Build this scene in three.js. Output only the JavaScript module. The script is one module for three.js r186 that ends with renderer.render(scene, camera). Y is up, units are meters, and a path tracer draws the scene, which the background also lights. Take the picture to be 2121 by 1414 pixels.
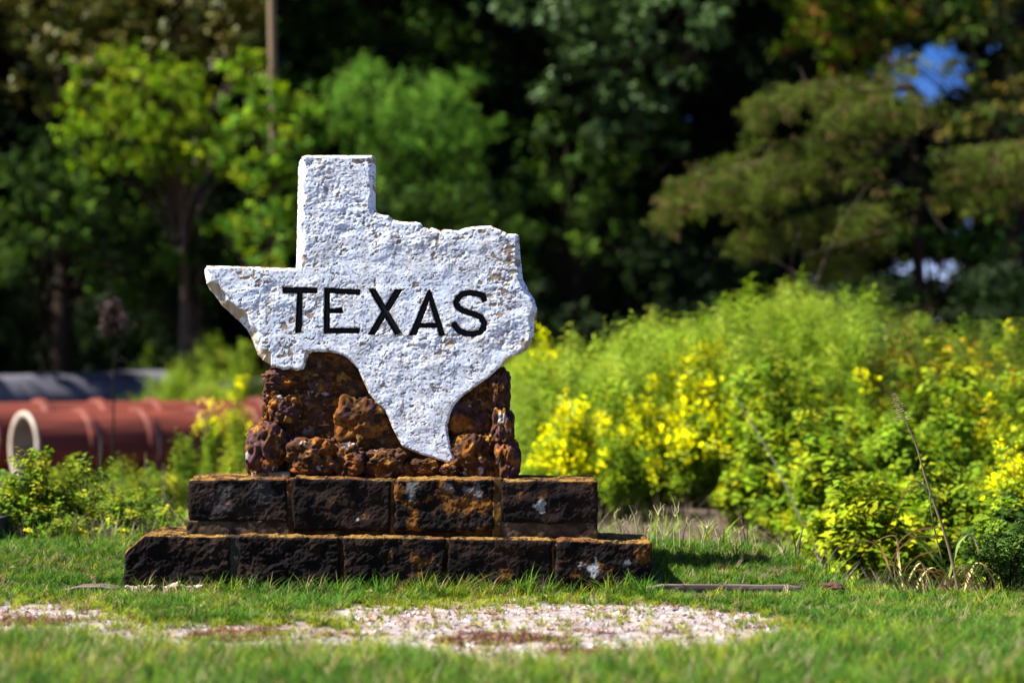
import * as THREE from 'three';
import { mergeGeometries, mergeVertices } from 'three/addons/utils/BufferGeometryUtils.js';
import { ImprovedNoise } from 'three/addons/math/ImprovedNoise.js';

// ---------------------------------------------------------------- camera, sky, sun, exposure
const EYE = 1.03, HORIZON = 780, CX = 1060.5, F = 3960, CZ = 9;
const scene = new THREE.Scene();
const camera = new THREE.PerspectiveCamera(2 * Math.atan(707 / F) * 180 / Math.PI, 1.5, 0.1, 400);
camera.position.set(0, EYE, CZ);
camera.lookAt(0, EYE, 0);
camera.setViewOffset(2121, 1414, 0, 707 - HORIZON, 2121, 1414);
camera.focus = 9.12;
camera.userData.fStop = 1.0;
camera.updateProjectionMatrix();

const renderer = new THREE.WebGLRenderer({ antialias: true });
renderer.toneMapping = THREE.LinearToneMapping;
renderer.toneMappingExposure = 3.0;
renderer.shadowMap.enabled = true;

const SUN = new THREE.Vector3(-0.60, 0.76, 0.125).normalize();
const P = new ImprovedNoise();
const n3 = (x, y, z) => P.noise(x + 31.7, y + 17.3, z + 5.9);
function fbm(x, y, z, o = 4) { let s = 0, a = 0.5, f = 1; for (let i = 0; i < o; i++) { s += a * n3(x * f, y * f, z * f); a *= 0.5; f *= 2.07; } return s; }
function ridge(x, y, z, o = 3) { let s = 0, a = 0.5, f = 1; for (let i = 0; i < o; i++) { s += a * (1 - 2 * Math.abs(n3(x * f, y * f, z * f))); a *= 0.5; f *= 2.1; } return s; }
const clamp = (x, a = 0, b = 1) => Math.min(b, Math.max(a, x));
const smooth = (a, b, x) => { const t = clamp((x - a) / (b - a)); return t * t * (3 - 2 * t); };
const mix = (a, b, t) => a + (b - a) * t;
const mixC = (a, b, t) => [mix(a[0], b[0], t), mix(a[1], b[1], t), mix(a[2], b[2], t)];
function rng(seed) { let s = seed | 0; return () => { s = (s + 0x6d2b79f5) | 0; let t = Math.imul(s ^ (s >>> 15), 1 | s); t = (t + Math.imul(t ^ (t >>> 7), 61 | t)) ^ t; return ((t ^ (t >>> 14)) >>> 0) / 4294967296; }; }

{ // clear blue air, pale towards the horizon, a few fair-weather clouds
  const W = 1024, H = 512, data = new Float32Array(W * H * 4);
  for (let j = 0; j < H; j++) {
    const el = ((j + 0.5) / H - 0.5) * Math.PI, y = Math.sin(el);
    for (let i = 0; i < W; i++) {
      const az = ((i + 0.5) / W - 0.5) * 2 * Math.PI, x = Math.cos(az) * Math.cos(el), z = Math.sin(az) * Math.cos(el);
      const h = Math.exp(-Math.max(0, y) * 28), up = clamp(y);
      let c = mixC(mixC([0.016, 0.075, 0.26], [0.010, 0.038, 0.14], Math.pow(up, 0.6)), [0.86, 0.90, 0.96], h * 0.95);
      const toSun = Math.max(0, x * SUN.x + y * SUN.y + z * SUN.z), glow = Math.pow(toSun, 12) * 0.2 + Math.pow(toSun, 80) * 0.8;
      c = [c[0] + glow, c[1] + glow, c[2] + glow];
      if (y > 0) {
        const k = 1 / (y + 0.12), cl = smooth(0.16, 0.40, fbm(x * k * 0.9 + 8, z * k * 0.9, 4.5, 5)) * smooth(0.0, 0.12, y) * 0.8;
        c = mixC(c, [0.42, 0.43, 0.45], cl);
      } else c = mixC(c, [0.05, 0.055, 0.03], smooth(0, -0.05, y));
      data.set([c[0], c[1], c[2], 1], (j * W + i) * 4);
    }
  }
  const sky = new THREE.DataTexture(data, W, H, THREE.RGBAFormat, THREE.FloatType);
  sky.magFilter = sky.minFilter = THREE.LinearFilter;
  sky.mapping = THREE.EquirectangularReflectionMapping;
  sky.needsUpdate = true;
  scene.background = sky; scene.environment = sky;
}
const sun = new THREE.DirectionalLight(new THREE.Color(1, 0.95, 0.86), 5);
sun.name = 'sun';
sun.position.copy(SUN).multiplyScalar(60);
sun.castShadow = true;
sun.shadow.mapSize.set(4096, 4096);
Object.assign(sun.shadow.camera, { left: -30, right: 30, top: 30, bottom: -30, near: 1, far: 160 });
scene.add(sun); scene.add(sun.target);

// ---------------------------------------------------------------- helpers
const at = (px, py, d) => new THREE.Vector3((px - CX) / F * d, EYE + (HORIZON - py) / F * d, CZ - d);
const used = new Map();
function numbered(name) { const n = used.get(name) ?? 0; used.set(name, n + 1); return n ? `${name}_${String(n).padStart(3, '0')}` : name; }
function tag(o, label, category, group, kind) { if (label) o.userData.label = label; if (category) o.userData.category = category; if (group) o.userData.group = group; if (kind) o.userData.kind = kind; return o; }
function thing(name, pos, label, category, group) { const g = new THREE.Group(); g.name = numbered(name); g.position.copy(pos); scene.add(g); return tag(g, label, category, group); }
function part(name, geo, mat, parent, label) { const m = new THREE.Mesh(geo, mat); m.name = parent === scene ? numbered(name) : name; m.castShadow = m.receiveShadow = true; parent.add(m); if (label) m.userData.label = label; return m; }
function scatter(name, geo, mat, items, parent, label) {
  const m = new THREE.InstancedMesh(geo, mat, items.length);
  m.name = parent === scene ? numbered(name) : name; m.castShadow = m.receiveShadow = true;
  const c = new THREE.Color();
  for (let i = 0; i < items.length; i++) { m.setMatrixAt(i, items[i].m); m.setColorAt(i, c.setRGB(...items[i].c)); }
  m.userData.kind = 'stuff'; parent.add(m); if (label) m.userData.label = label;
  return m;
}
const mat = (o) => new THREE.MeshStandardMaterial({ roughness: 0.9, ...o });
const M = {
  paint: mat({ vertexColors: true, roughness: 0.72 }),
  black: new THREE.MeshPhysicalMaterial({ color: new THREE.Color(0.005, 0.005, 0.007), roughness: 0.45, specularIntensity: 0.5 }),
  stone: new THREE.MeshPhysicalMaterial({ vertexColors: true, roughness: 0.9, specularIntensity: 0.2 }),
  ground: mat({ vertexColors: true, roughness: 1 }),
  leaf: new THREE.MeshPhysicalMaterial({ color: 0xffffff, specularIntensity: 0.12, roughness: 0.95, transmission: 0.4, thickness: 0, side: THREE.DoubleSide }),
  glossy: new THREE.MeshPhysicalMaterial({ color: 0xffffff, specularIntensity: 0.28, roughness: 0.42, transmission: 0.3, thickness: 0, side: THREE.DoubleSide }),
  grass: new THREE.MeshPhysicalMaterial({ color: 0xffffff, specularIntensity: 0.12, roughness: 0.7, transmission: 0.35, thickness: 0, side: THREE.DoubleSide }),
  petal: new THREE.MeshPhysicalMaterial({ color: 0xffffff, specularIntensity: 0.12, roughness: 1, transmission: 0.3, thickness: 0, side: THREE.DoubleSide }),
  bark: new THREE.MeshPhysicalMaterial({ color: new THREE.Color(0.024, 0.018, 0.013), roughness: 1, specularIntensity: 0.1 }),
  pink: mat({ color: new THREE.Color(0.085, 0.055, 0.043), roughness: 1 }),
  pale: mat({ color: new THREE.Color(0.22, 0.19, 0.15), roughness: 1 }),
  stem: mat({ color: new THREE.Color(0.10, 0.11, 0.035), roughness: 1 }),
  stickGrey: mat({ color: new THREE.Color(0.12, 0.12, 0.085), roughness: 1 }),
  straw: mat({ color: new THREE.Color(0.46, 0.44, 0.20), roughness: 1 }),
  dry: mat({ color: new THREE.Color(0.34, 0.25, 0.14), roughness: 1 }),
};
const _m = new THREE.Matrix4(), _q = new THREE.Quaternion(), _e = new THREE.Euler(), _s = new THREE.Vector3(), _p = new THREE.Vector3();
const place = (x, y, z, rx, ry, rz, s, sy = s) => new THREE.Matrix4().compose(_p.set(x, y, z), _q.setFromEuler(_e.set(rx, ry, rz, 'YXZ')), _s.set(s, sy, s));
function rawGeo(pos, idx, col) {
  const g = new THREE.BufferGeometry();
  g.setAttribute('position', new THREE.Float32BufferAttribute(pos, 3));
  if (col) g.setAttribute('color', new THREE.Float32BufferAttribute(col, 3));
  if (idx) g.setIndex(idx);
  g.computeVertexNormals();
  return g;
}
// A tapered tube through points, with radii from r0 to r1.
function tube(pts, r0, r1, sides = 6, steps = 3) {
  const curve = pts.length > 2 ? new THREE.CatmullRomCurve3(pts) : new THREE.LineCurve3(pts[0], pts[1]);
  const n = Math.max(2, (pts.length - 1) * steps), pos = [], idx = [], a = new THREE.Vector3(), b = new THREE.Vector3(), t = new THREE.Vector3(), c = new THREE.Vector3();
  for (let i = 0; i <= n; i++) {
    curve.getPoint(i / n, c); curve.getTangent(i / n, t);
    a.set(Math.abs(t.y) > 0.9 ? 1 : 0, Math.abs(t.y) > 0.9 ? 0 : 1, 0).cross(t).normalize(); b.crossVectors(t, a);
    const r = mix(r0, r1, i / n);
    for (let k = 0; k < sides; k++) { const u = k / sides * 2 * Math.PI; pos.push(c.x + (a.x * Math.cos(u) + b.x * Math.sin(u)) * r, c.y + (a.y * Math.cos(u) + b.y * Math.sin(u)) * r, c.z + (a.z * Math.cos(u) + b.z * Math.sin(u)) * r); }
  }
  for (let i = 0; i < n; i++) for (let k = 0; k < sides; k++) { const k2 = (k + 1) % sides, p = i * sides; idx.push(p + k, p + k2, p + sides + k, p + k2, p + sides + k2, p + sides + k); }
  return rawGeo(pos, idx);
}
// Leaves: each folded along its midrib; a sprig carries several round a short twig that runs along +y.
function leafTo(pos, base, dir, side, L, W, fold) {
  const nrm = new THREE.Vector3().crossVectors(side, dir).normalize(), q = (u, v, h) => [base.x + dir.x * u + side.x * v + nrm.x * h, base.y + dir.y * u + side.y * v + nrm.y * h, base.z + dir.z * u + side.z * v + nrm.z * h];
  const B = q(0, 0, 0), T = q(L, 0, -L * 0.12), l = q(L * 0.42, W / 2, fold), r = q(L * 0.42, -W / 2, fold), m = q(L * 0.45, 0, 0);
  for (const t of [[B, m, l], [l, m, T], [B, r, m], [r, T, m]]) for (const v of t) pos.push(...v);
}
function sprig(seed, count, twig, L, W, spread = 0.9) {
  const R = rng(seed), pos = [];
  for (let i = 0; i < count; i++) {
    const a = i * 2.4 + R() * 0.8, e = mix(0.1, spread, R()), h = twig * (i + 0.5) / count;
    const dir = new THREE.Vector3(Math.cos(a) * Math.cos(e - 0.4), Math.sin(0.5 - e), Math.sin(a) * Math.cos(e - 0.4)).normalize();
    const side = new THREE.Vector3(-Math.sin(a), (R() - 0.5) * 0.7, Math.cos(a)).normalize(), s = 0.7 + 0.5 * R();
    leafTo(pos, new THREE.Vector3(0, h, 0), dir, side, L * s, W * s, W * 0.12);
  }
  return rawGeo(pos);
}
const LEAF = {
  broad: sprig(3, 7, 0.14, 0.10, 0.058), small: sprig(7, 9, 0.12, 0.055, 0.03), narrow: sprig(11, 10, 0.2, 0.085, 0.018, 0.6),
  large: sprig(13, 6, 0.2, 0.17, 0.10), vine: sprig(17, 6, 0.10, 0.062, 0.05), pinna: sprig(19, 14, 0.3, 0.10, 0.022, 1.2),
};
const pick = (R, list) => list[Math.floor(R() * list.length)];
function tint(R, pal, v = 0.35) { const c = pick(R, pal), k = 1 - v / 2 + v * R(); return [c[0] * k * (0.9 + 0.2 * R()), c[1] * k, c[2] * k * (0.8 + 0.4 * R())]; }
// Sprigs through the volume of a clump, thicker towards its surface.
function fillClump(items, R, c, rx, ry, rz, n, size, pal, vary = 0.35) {
  for (let i = 0; i < n; i++) {
    const u = R() * 2 - 1, a = R() * 6.283, k = Math.sqrt(1 - u * u), r = Math.pow(R(), 0.42) * (0.82 + 0.36 * R());
    items.push({ m: place(c.x + k * Math.cos(a) * rx * r, c.y + u * ry * r, c.z + k * Math.sin(a) * rz * r, (R() - 0.5) * 2.2, R() * 6.283, (R() - 0.5) * 2.2, size * (0.7 + 0.6 * R())), c: tint(R, pal, vary) });
  }
}

// ---------------------------------------------------------------- the ground
const EDGE = [[-9, -1.35], [0.75, -1.15], [1.15, -0.95], [1.38, -0.7], [1.54, -0.42], [1.62, -0.2], [1.88, 0.08], [2.4, 0.18], [3.2, 0.22], [60, 0.25]];
function edgeZ(x) { let i = 0; while (i < EDGE.length - 2 && x > EDGE[i + 1][0]) i++; const [a, b] = [EDGE[i], EDGE[i + 1]]; return mix(a[1], b[1], clamp((x - a[0]) / (b[0] - a[0]))) + 0.05 * n3(x * 3, 0, 2); }
function groundY(x, z) {
  const t = edgeZ(x) - z, D = mix(0.1, 0.3, smooth(-0.2, 0.9, x));
  let y = -D * smooth(0, 1.1, t) + 0.012 * n3(x * 2, 0, z * 2) + 0.02 * n3(x * 0.5, 4, z * 0.5);
  y += (0.035 * smooth(-0.02, -0.12, z) + 0.095 * smooth(-0.1, -0.85, z)) * smooth(1.66, 1.4, x) * smooth(1.0, 0, t);
  y += 0.36 * smooth(-2.6, -5.4, z) * smooth(0.0, 0.9, x);
  if (z < -12) y += 0.2 * n3(x * 0.15, 2, z * 0.15);
  return y + 0.004 * n3(x * 17, 1, z * 17);
}
// How bare the ground is: 1 on the worn gravelly sand in front of the monument.
const BARE = [[0.12, 1.12, 0.95, 0.86], [-0.05, 1.75, 0.55, 0.32], [-2.1, 0.98, 0.48, 0.6], [-1.05, 1.45, 0.65, 0.4], [-0.5, 1.45, 0.48, 0.42], [0.72, 1.0, 0.46, 0.5]];
function bare(x, z) {
  let v = -9;
  for (const [cx, cz, rx, rz] of BARE) v = Math.max(v, 1.25 - Math.hypot((x - cx) / rx, (z - cz) / rz));
  return clamp((v + 0.8 * fbm(x * 3, 7, z * 4, 3) + 0.34 * n3(x * 13, 3, z * 17)) * 2.2);
}
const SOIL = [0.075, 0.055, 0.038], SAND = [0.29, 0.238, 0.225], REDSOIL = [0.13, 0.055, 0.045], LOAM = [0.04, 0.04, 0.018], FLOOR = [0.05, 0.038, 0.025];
const REDS = [[-0.06, 1.42, 0.30, 0.2], [-1.1, 1.3, 0.24, 0.26], [-1.98, 0.98, 0.3, 0.16], [0.3, 1.75, 0.2, 0.15]];
function redness(x, z) { let r = 0; for (const [cx, cz, rx, rz] of REDS) r = Math.max(r, bump2(x, z, cx, cz, rx, rz)); return smooth(0.1, 0.6, r * 0.9 + 1.1 * fbm(x * 5 + 2, 8, z * 8, 4)); }
const bump2 = (x, y, cx, cy, rx, ry) => Math.max(0, 1 - ((x - cx) / rx) ** 2 - ((y - cy) / ry) ** 2);
function groundColor(x, z) {
  const s = bare(x, z), g = fbm(x * 9, 2, z * 9, 3), f = n3(x * 60, 1, z * 60);
  let c = mixC(LOAM, SOIL, clamp(0.5 + g));
  if (s > 0) {
    let q = mixC(SAND, [0.19, 0.165, 0.17], smooth(-0.06, 0.22, fbm(x * 6 + 9, 5, z * 11, 4)));
    q = mixC(q, REDSOIL, 0.85 * redness(x, z));
    c = mixC(c, q, smooth(0.1, 0.7, s));
  }
  const t = edgeZ(x) - z;
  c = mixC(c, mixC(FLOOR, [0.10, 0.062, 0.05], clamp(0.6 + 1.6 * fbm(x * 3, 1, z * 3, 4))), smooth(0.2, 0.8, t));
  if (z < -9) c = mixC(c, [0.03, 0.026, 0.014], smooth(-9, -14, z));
  const k = 1 + 0.45 * f; return [c[0] * k, c[1] * k, c[2] * k];
}
{
  const line = (lo, a, b, hi, step) => { const v = []; let x = a, s = step; while (x > lo) { s *= 1.12; x -= s; v.unshift(Math.max(x, lo)); } for (x = a; x < b; x += step) v.push(x); s = step; while (x < hi) { v.push(x); s *= 1.12; x += s; } v.push(hi); return v; };
  const xs = line(-110, -2.7, 2.7, 110, 0.016), zs = line(-200, -2.6, 2.6, 14, 0.016), pos = [], col = [], idx = [];
  for (const z of zs) for (const x of xs) { const b = bare(x, z); pos.push(x, groundY(x, z) - 0.012 * b + 0.004 * b * n3(x * 45, 9, z * 45), z); col.push(...groundColor(x, z)); }
  const w = xs.length;
  for (let j = 0; j < zs.length - 1; j++) for (let i = 0; i < w - 1; i++) { const p = j * w + i; idx.push(p, p + w, p + 1, p + 1, p + w, p + w + 1); }
  tag(part('ground', rawGeo(pos, idx, col), M.ground, scene), 'lawn soil with a worn bare sandy patch before the monument', 'ground', null, 'structure');
}

// ---------------------------------------------------------------- the monument
// A plate whose front is a relief over an outline (pixels of the photograph at distance d give its real size): grid cells inside, the rim snapped to the outline, walls and a back.
function reliefPlate(outline, d, zBack, step, heightAt, colorAt, regionAt, regions = 0) {
  const N = outline.length, xs = outline.map((p) => p[0]), ys = outline.map((p) => p[1]);
  const x0 = Math.min(...xs) - 2, y0 = Math.min(...ys) - 2, W = Math.ceil((Math.max(...xs) + 2 - x0) / step) + 1, H = Math.ceil((Math.max(...ys) + 2 - y0) / step) + 1;
  const near = (x, y) => {
    let best = 1e9, bx = 0, by = 0, nx = 0, ny = 0, inside = false;
    for (let i = 0, j = N - 1; i < N; j = i++) {
      const ax = xs[j], ay = ys[j], ex = xs[i] - ax, ey = ys[i] - ay;
      if ((ys[i] > y) !== (ay > y) && x < ex * (y - ay) / ey + ax) inside = !inside;
      const t = clamp(((x - ax) * ex + (y - ay) * ey) / (ex * ex + ey * ey)), qx = ax + ex * t, qy = ay + ey * t, dd = (x - qx) ** 2 + (y - qy) ** 2;
      if (dd < best) { best = dd; bx = qx; by = qy; const l = Math.hypot(ex, ey); nx = ey / l; ny = -ex / l; }
    }
    return { inside, dist: Math.sqrt(best), bx, by, nx, ny };
  };
  const info = new Array(W * H), kept = new Uint8Array(W * H);
  for (let j = 0; j < H; j++) for (let i = 0; i < W; i++) info[j * W + i] = near(x0 + i * step, y0 + j * step);
  for (let j = 0; j < H - 1; j++) for (let i = 0; i < W - 1; i++) { const p = j * W + i; kept[p] = info[p].inside && info[p + 1].inside && info[p + W].inside && info[p + W + 1].inside ? 1 : 0; }
  const has = (i, j) => i >= 0 && j >= 0 && i < W - 1 && j < H - 1 && kept[j * W + i];
  const spot = new Array(W * H);
  for (let j = 0; j < H; j++) for (let i = 0; i < W; i++) {
    const q = [has(i - 1, j - 1), has(i, j - 1), has(i - 1, j), has(i, j)], n = q.filter(Boolean).length;
    if (!n) continue;
    const f = info[j * W + i], x = n < 4 ? f.bx : x0 + i * step, y = n < 4 ? f.by : y0 + j * step, dist = n < 4 ? 0 : f.dist;
    const v = at(x, y, d); v.z += heightAt(x, y, dist, f.nx, f.ny);
    spot[j * W + i] = { v, c: colorAt(x, y, dist, f.nx, f.ny), x, y };
  }
  const sets = Array.from({ length: regions + 1 }, () => ({ pos: [], col: [], idx: [], map: new Map() }));
  const wall = { pos: [], col: [] };
  const vert = (S, k) => { if (!S.map.has(k)) { S.map.set(k, S.pos.length / 3); S.pos.push(...spot[k].v.toArray()); S.col.push(...spot[k].c); } return S.map.get(k); };
  const side = (a, b) => { // from a to b with the solid on the left as seen from the front
    const A = spot[a].v, B = spot[b].v, c = spot[a].c;
    for (const v of [[A.x, A.y, A.z], [A.x, A.y, zBack], [B.x, B.y, B.z], [B.x, B.y, B.z], [A.x, A.y, zBack], [B.x, B.y, zBack]]) { wall.pos.push(...v); wall.col.push(...c); }
  };
  for (let j = 0; j < H - 1; j++) for (let i = 0; i < W - 1; i++) {
    if (!has(i, j)) continue;
    const p = j * W + i, a = p, b = p + 1, c = p + W, e = p + W + 1;
    const S = sets[regionAt ? regionAt(x0 + (i + 0.5) * step, y0 + (j + 0.5) * step) : 0];
    const [va, vb, vc, ve] = [a, b, c, e].map((k) => vert(S, k));
    S.idx.push(va, vc, vb, vb, vc, ve);
    if (!has(i, j - 1)) side(a, b);
    if (!has(i, j + 1)) side(e, c);
    if (!has(i - 1, j)) side(c, a);
    if (!has(i + 1, j)) side(b, e);
  }
  const back = new THREE.ShapeGeometry(new THREE.Shape(outline.map(([x, y]) => { const v = at(x, y, d); return new THREE.Vector2(v.x, v.y); })));
  const bp = back.attributes.position, bpos = [], bcol = [], ix = back.index.array;
  for (let k = 0; k < ix.length; k += 3) for (const t of [ix[k], ix[k + 2], ix[k + 1]]) { bpos.push(bp.getX(t), bp.getY(t), zBack); bcol.push(...colorAt(700, 500, 99, 0, 0)); }
  const geos = sets.map((S) => rawGeo(S.pos, S.idx, S.col));
  geos[0] = mergeGeometries([geos[0].toNonIndexed(), rawGeo(wall.pos, null, wall.col), rawGeo(bpos, null, bcol)]);
  return geos;
}

const monument = thing('stone_monument', new THREE.Vector3(0, 0, 0), 'white painted stone map marker carved TEXAS on rusty boulders and two dark block steps', 'monument');
const DS = 9.22;
const MAP = [[622, 324], [632, 321], [773, 321], [774, 332], [773, 425], [778, 438], [790, 444], [806, 446], [815, 455], [835, 459], [862, 459], [872, 462], [874, 470], [888, 473], [893, 470], [912, 477], [918, 474], [948, 477], [958, 473], [975, 469], [990, 468], [1017, 467], [1026, 472], [1040, 477], [1052, 484], [1070, 484], [1075, 487], [1076, 500], [1078, 530], [1081, 555], [1083, 578], [1090, 590], [1097, 605], [1108, 622], [1113, 640], [1112, 655], [1106, 662], [1107, 680], [1104, 705], [1094, 722], [1080, 731], [1060, 738], [1050, 747], [1030, 765], [1010, 783], [985, 800], [970, 812], [953, 824], [940, 840], [932, 858], [927, 880], [928, 900], [933, 925], [940, 945], [940, 956], [930, 959], [915, 955], [895, 948], [868, 940], [850, 932], [833, 924], [822, 905], [812, 885], [803, 862], [797, 850], [780, 835], [764, 815], [757, 800], [748, 780], [742, 765], [730, 752], [718, 740], [700, 732], [680, 729], [660, 728], [645, 728], [636, 734], [632, 750], [627, 764], [612, 768], [600, 763], [586, 766], [575, 762], [560, 757], [552, 752], [540, 745], [530, 735], [525, 722], [520, 708], [514, 695], [508, 683], [495, 668], [480, 655], [468, 643], [455, 632], [447, 620], [440, 610], [430, 600], [424, 588], [422, 575], [420, 565], [420, 556], [426, 550], [440, 550], [520, 552], [575, 554], [610, 555], [611, 540], [613, 450], [615, 345], [617, 333]];
// Letters as strokes: convex quads, and a bent stroke for the S.
const LETTERS = [
  ['T', [[[586, 595], [656, 597], [656, 607], [586, 606]], [[616, 603], [625, 603], [624, 688], [612, 688]]]],
  ['E', [[[673, 597], [682, 597], [682, 689], [671, 689]], [[674, 597], [745, 600], [745, 610], [674, 606]], [[676, 640], [708.5, 639], [709, 648], [676, 648]], [[671, 681], [745, 680], [743.5, 689.5], [671, 689.5]]]],
  ['X', [[[764, 599], [777, 599], [833, 693], [819, 693]], [[818, 600], [833, 600], [776, 692], [763, 692]]]],
  ['A', [[[885, 606], [889, 600], [894, 608], [862, 694], [848, 694]], [[884, 606], [889, 600], [893, 606], [922, 695], [911, 695]], [[864, 670], [912, 670], [912, 678], [861, 678]]]],
  ['S', null],
];
const SP = [[1003, 620], [1000, 612], [988, 608], [974, 606.5], [960, 608], [949, 617], [945, 626], [948, 636], [958, 643], [972, 648], [986, 652], [997, 658], [1003, 668], [1002, 680], [994, 688], [980, 692], [965, 691], [950, 684], [941, 673]];
function letterDepth(k, x, y) {
  const polys = LETTERS[k][1];
  if (!polys) {
    let best = 1e9;
    for (let i = 0; i < SP.length - 1; i++) { const [ax, ay] = SP[i], ex = SP[i + 1][0] - ax, ey = SP[i + 1][1] - ay, t = clamp(((x - ax) * ex + (y - ay) * ey) / (ex * ex + ey * ey)); best = Math.min(best, Math.hypot(x - ax - ex * t, y - ay - ey * t)); }
    return 5.2 - best;
  }
  let best = -1e9;
  for (const q of polys) {
    let d = 1e9;
    for (let i = 0; i < q.length; i++) { const [ax, ay] = q[i], [bx, by] = q[(i + 1) % q.length], l = Math.hypot(bx - ax, by - ay); d = Math.min(d, ((bx - ax) * (y - ay) - (by - ay) * (x - ax)) / l); }
    best = Math.max(best, d);
  }
  return best;
}
function letterAt(x, y) { if (x < 580 || x > 1012 || y < 590 || y > 702) return [-9, 0]; let b = -1e9, w = 0; for (let k = 0; k < 5; k++) { const d = letterDepth(k, x, y); if (d > b) { b = d; w = k; } } return [b + 1.3 + 0.6 * n3(x * 0.35, y * 0.35, 3), w]; }
const bump = (x, y, cx, cy, rx, ry) => Math.max(0, 1 - ((x - cx) / rx) ** 2 - ((y - cy) / ry) ** 2);
const FLAKES = [[1054, 519, 12, 17], [1027, 574, 15, 9], [1055, 545, 15, 5], [1073, 545, 7, 11], [1062, 562, 11, 7], [992, 595, 5, 5], [1016, 613, 8, 6], [1025, 600, 4, 5], [1039, 598, 5, 4], [1039, 623, 4, 9], [1022, 631, 8, 5], [1036, 650, 7, 6], [1052, 687, 5, 4], [1088, 713, 15, 9], [930, 711, 12, 9], [860, 590, 7, 6], [852, 715, 8, 5], [497, 566, 7, 4], [509, 576, 9, 5], [524, 571, 6, 4], [544, 571, 6, 5], [537, 584, 8, 4], [590, 678, 9, 6], [587, 669, 7, 4], [602, 664, 4, 9], [549, 710, 6, 4], [595, 720, 6, 5], [602, 714, 6, 4], [551, 730, 8, 6], [583, 737, 8, 6], [602, 732, 6, 7], [600, 691, 6, 4], [751, 713, 8, 5], [628, 540, 5, 14], [740, 335, 14, 7], [765, 332, 6, 10], [660, 332, 9, 4], [700, 402, 5, 5], [825, 500, 7, 6], [905, 500, 5, 15], [1000, 480, 9, 4], [880, 640, 5, 4], [930, 675, 6, 4], [780, 520, 6, 5], [640, 650, 8, 14]];
function chips(x, y) { // 0 sound paint, above 0 flaked off
  const zone = 0.6 * bump(x, y, 1050, 560, 60, 110) + 0.45 * bump(x, y, 600, 710, 60, 70) + 0.35 * bump(x, y, 560, 580, 60, 25) + 0.3 * bump(x, y, 740, 340, 50, 30) + 0.35 * bump(x, y, 640, 640, 40, 50) + 0.3 * bump(x, y, 920, 720, 60, 40) + 0.25 * bump(x, y, 940, 520, 50, 50);
  const big = fbm(x * 0.05, y * 0.055, 21, 4), fine = n3(x * 0.11, y * 0.12, 8) + 0.6 * n3(x * 0.26, y * 0.26, 9);
  let flake = -1; for (const [cx, cy, rx, ry] of FLAKES) flake = Math.max(flake, 1 - Math.hypot((x - cx) / rx, (y - cy) / ry) + 0.75 * n3(x * 0.13, y * 0.13, 77) + 0.3 * n3(x * 0.35, y * 0.35, 78));
  return Math.max(flake * 0.5 - 0.06, big - (0.31 - 0.27 * zone), (fine - (0.52 - 0.34 * zone - 0.9 * fbm(x * 0.02, y * 0.02, 4, 3))) * 0.5);
}
function bevel(dist, nx, ny, x, y) { // pitched edges: wide on the sides that face left, narrow elsewhere
  const low = y > 700 && x > 560 && x < 1060 || y > 728 && x > 600;
  let w = 5 + 11 * smooth(0.1, 0.7, -nx) + 5 * smooth(0.3, 0.9, nx), drop = 0.010 + 0.04 * smooth(0.1, 0.7, -nx) + 0.014 * smooth(0.3, 0.9, nx);
  if (nx < -0.3 && ny > 0.3) { w += 8; drop += 0.02; }
  if (low) { w = 4; drop = 0.008; }
  w *= 1 + 0.7 * n3(x * 0.04, y * 0.04, 6);
  return dist < w ? drop * Math.pow(1 - dist / w, 1.15) : 0;
}
function mapHeight(x, y, dist, nx, ny) {
  const X = x / 430, Y = y / 430, wx = 0.05 * n3(X * 9, Y * 9, 2), wy = 0.05 * n3(X * 9, Y * 9, 7);
  const f = fbm((X + wx * 0.6) * 7, (Y + wy * 0.6) * 8, 2, 4) * 9, q = Math.floor(f), plate = (q + smooth(0.35, 0.8, f - q)) / 9;
  let h = 0.006 * fbm(X * 4, Y * 4, 1, 2) + 0.0078 * plate + 0.0046 * fbm(X * 17, Y * 19, 3, 4) + 0.0010 * n3(X * 62, Y * 66, 4) + 0.0005 * n3(X * 150, Y * 150, 5);
  h = (h - 0.0078 * plate) * (0.30 + 1.1 * smooth(-0.16, 0.22, fbm(X * 3.1, Y * 3.1, 71, 3))) + 0.0078 * plate;
  h *= 0.55 + 0.45 * smooth(0, 26, dist);
  h -= bevel(dist, nx, ny, x, y);
  if (chips(x, y) > 0) h -= 0.0014;
  const [l] = letterAt(x, y);
  if (l > -0.5) h = h * 0.5 - 0.0155 * smooth(-0.5, 3.8, l);
  return h;
}
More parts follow.
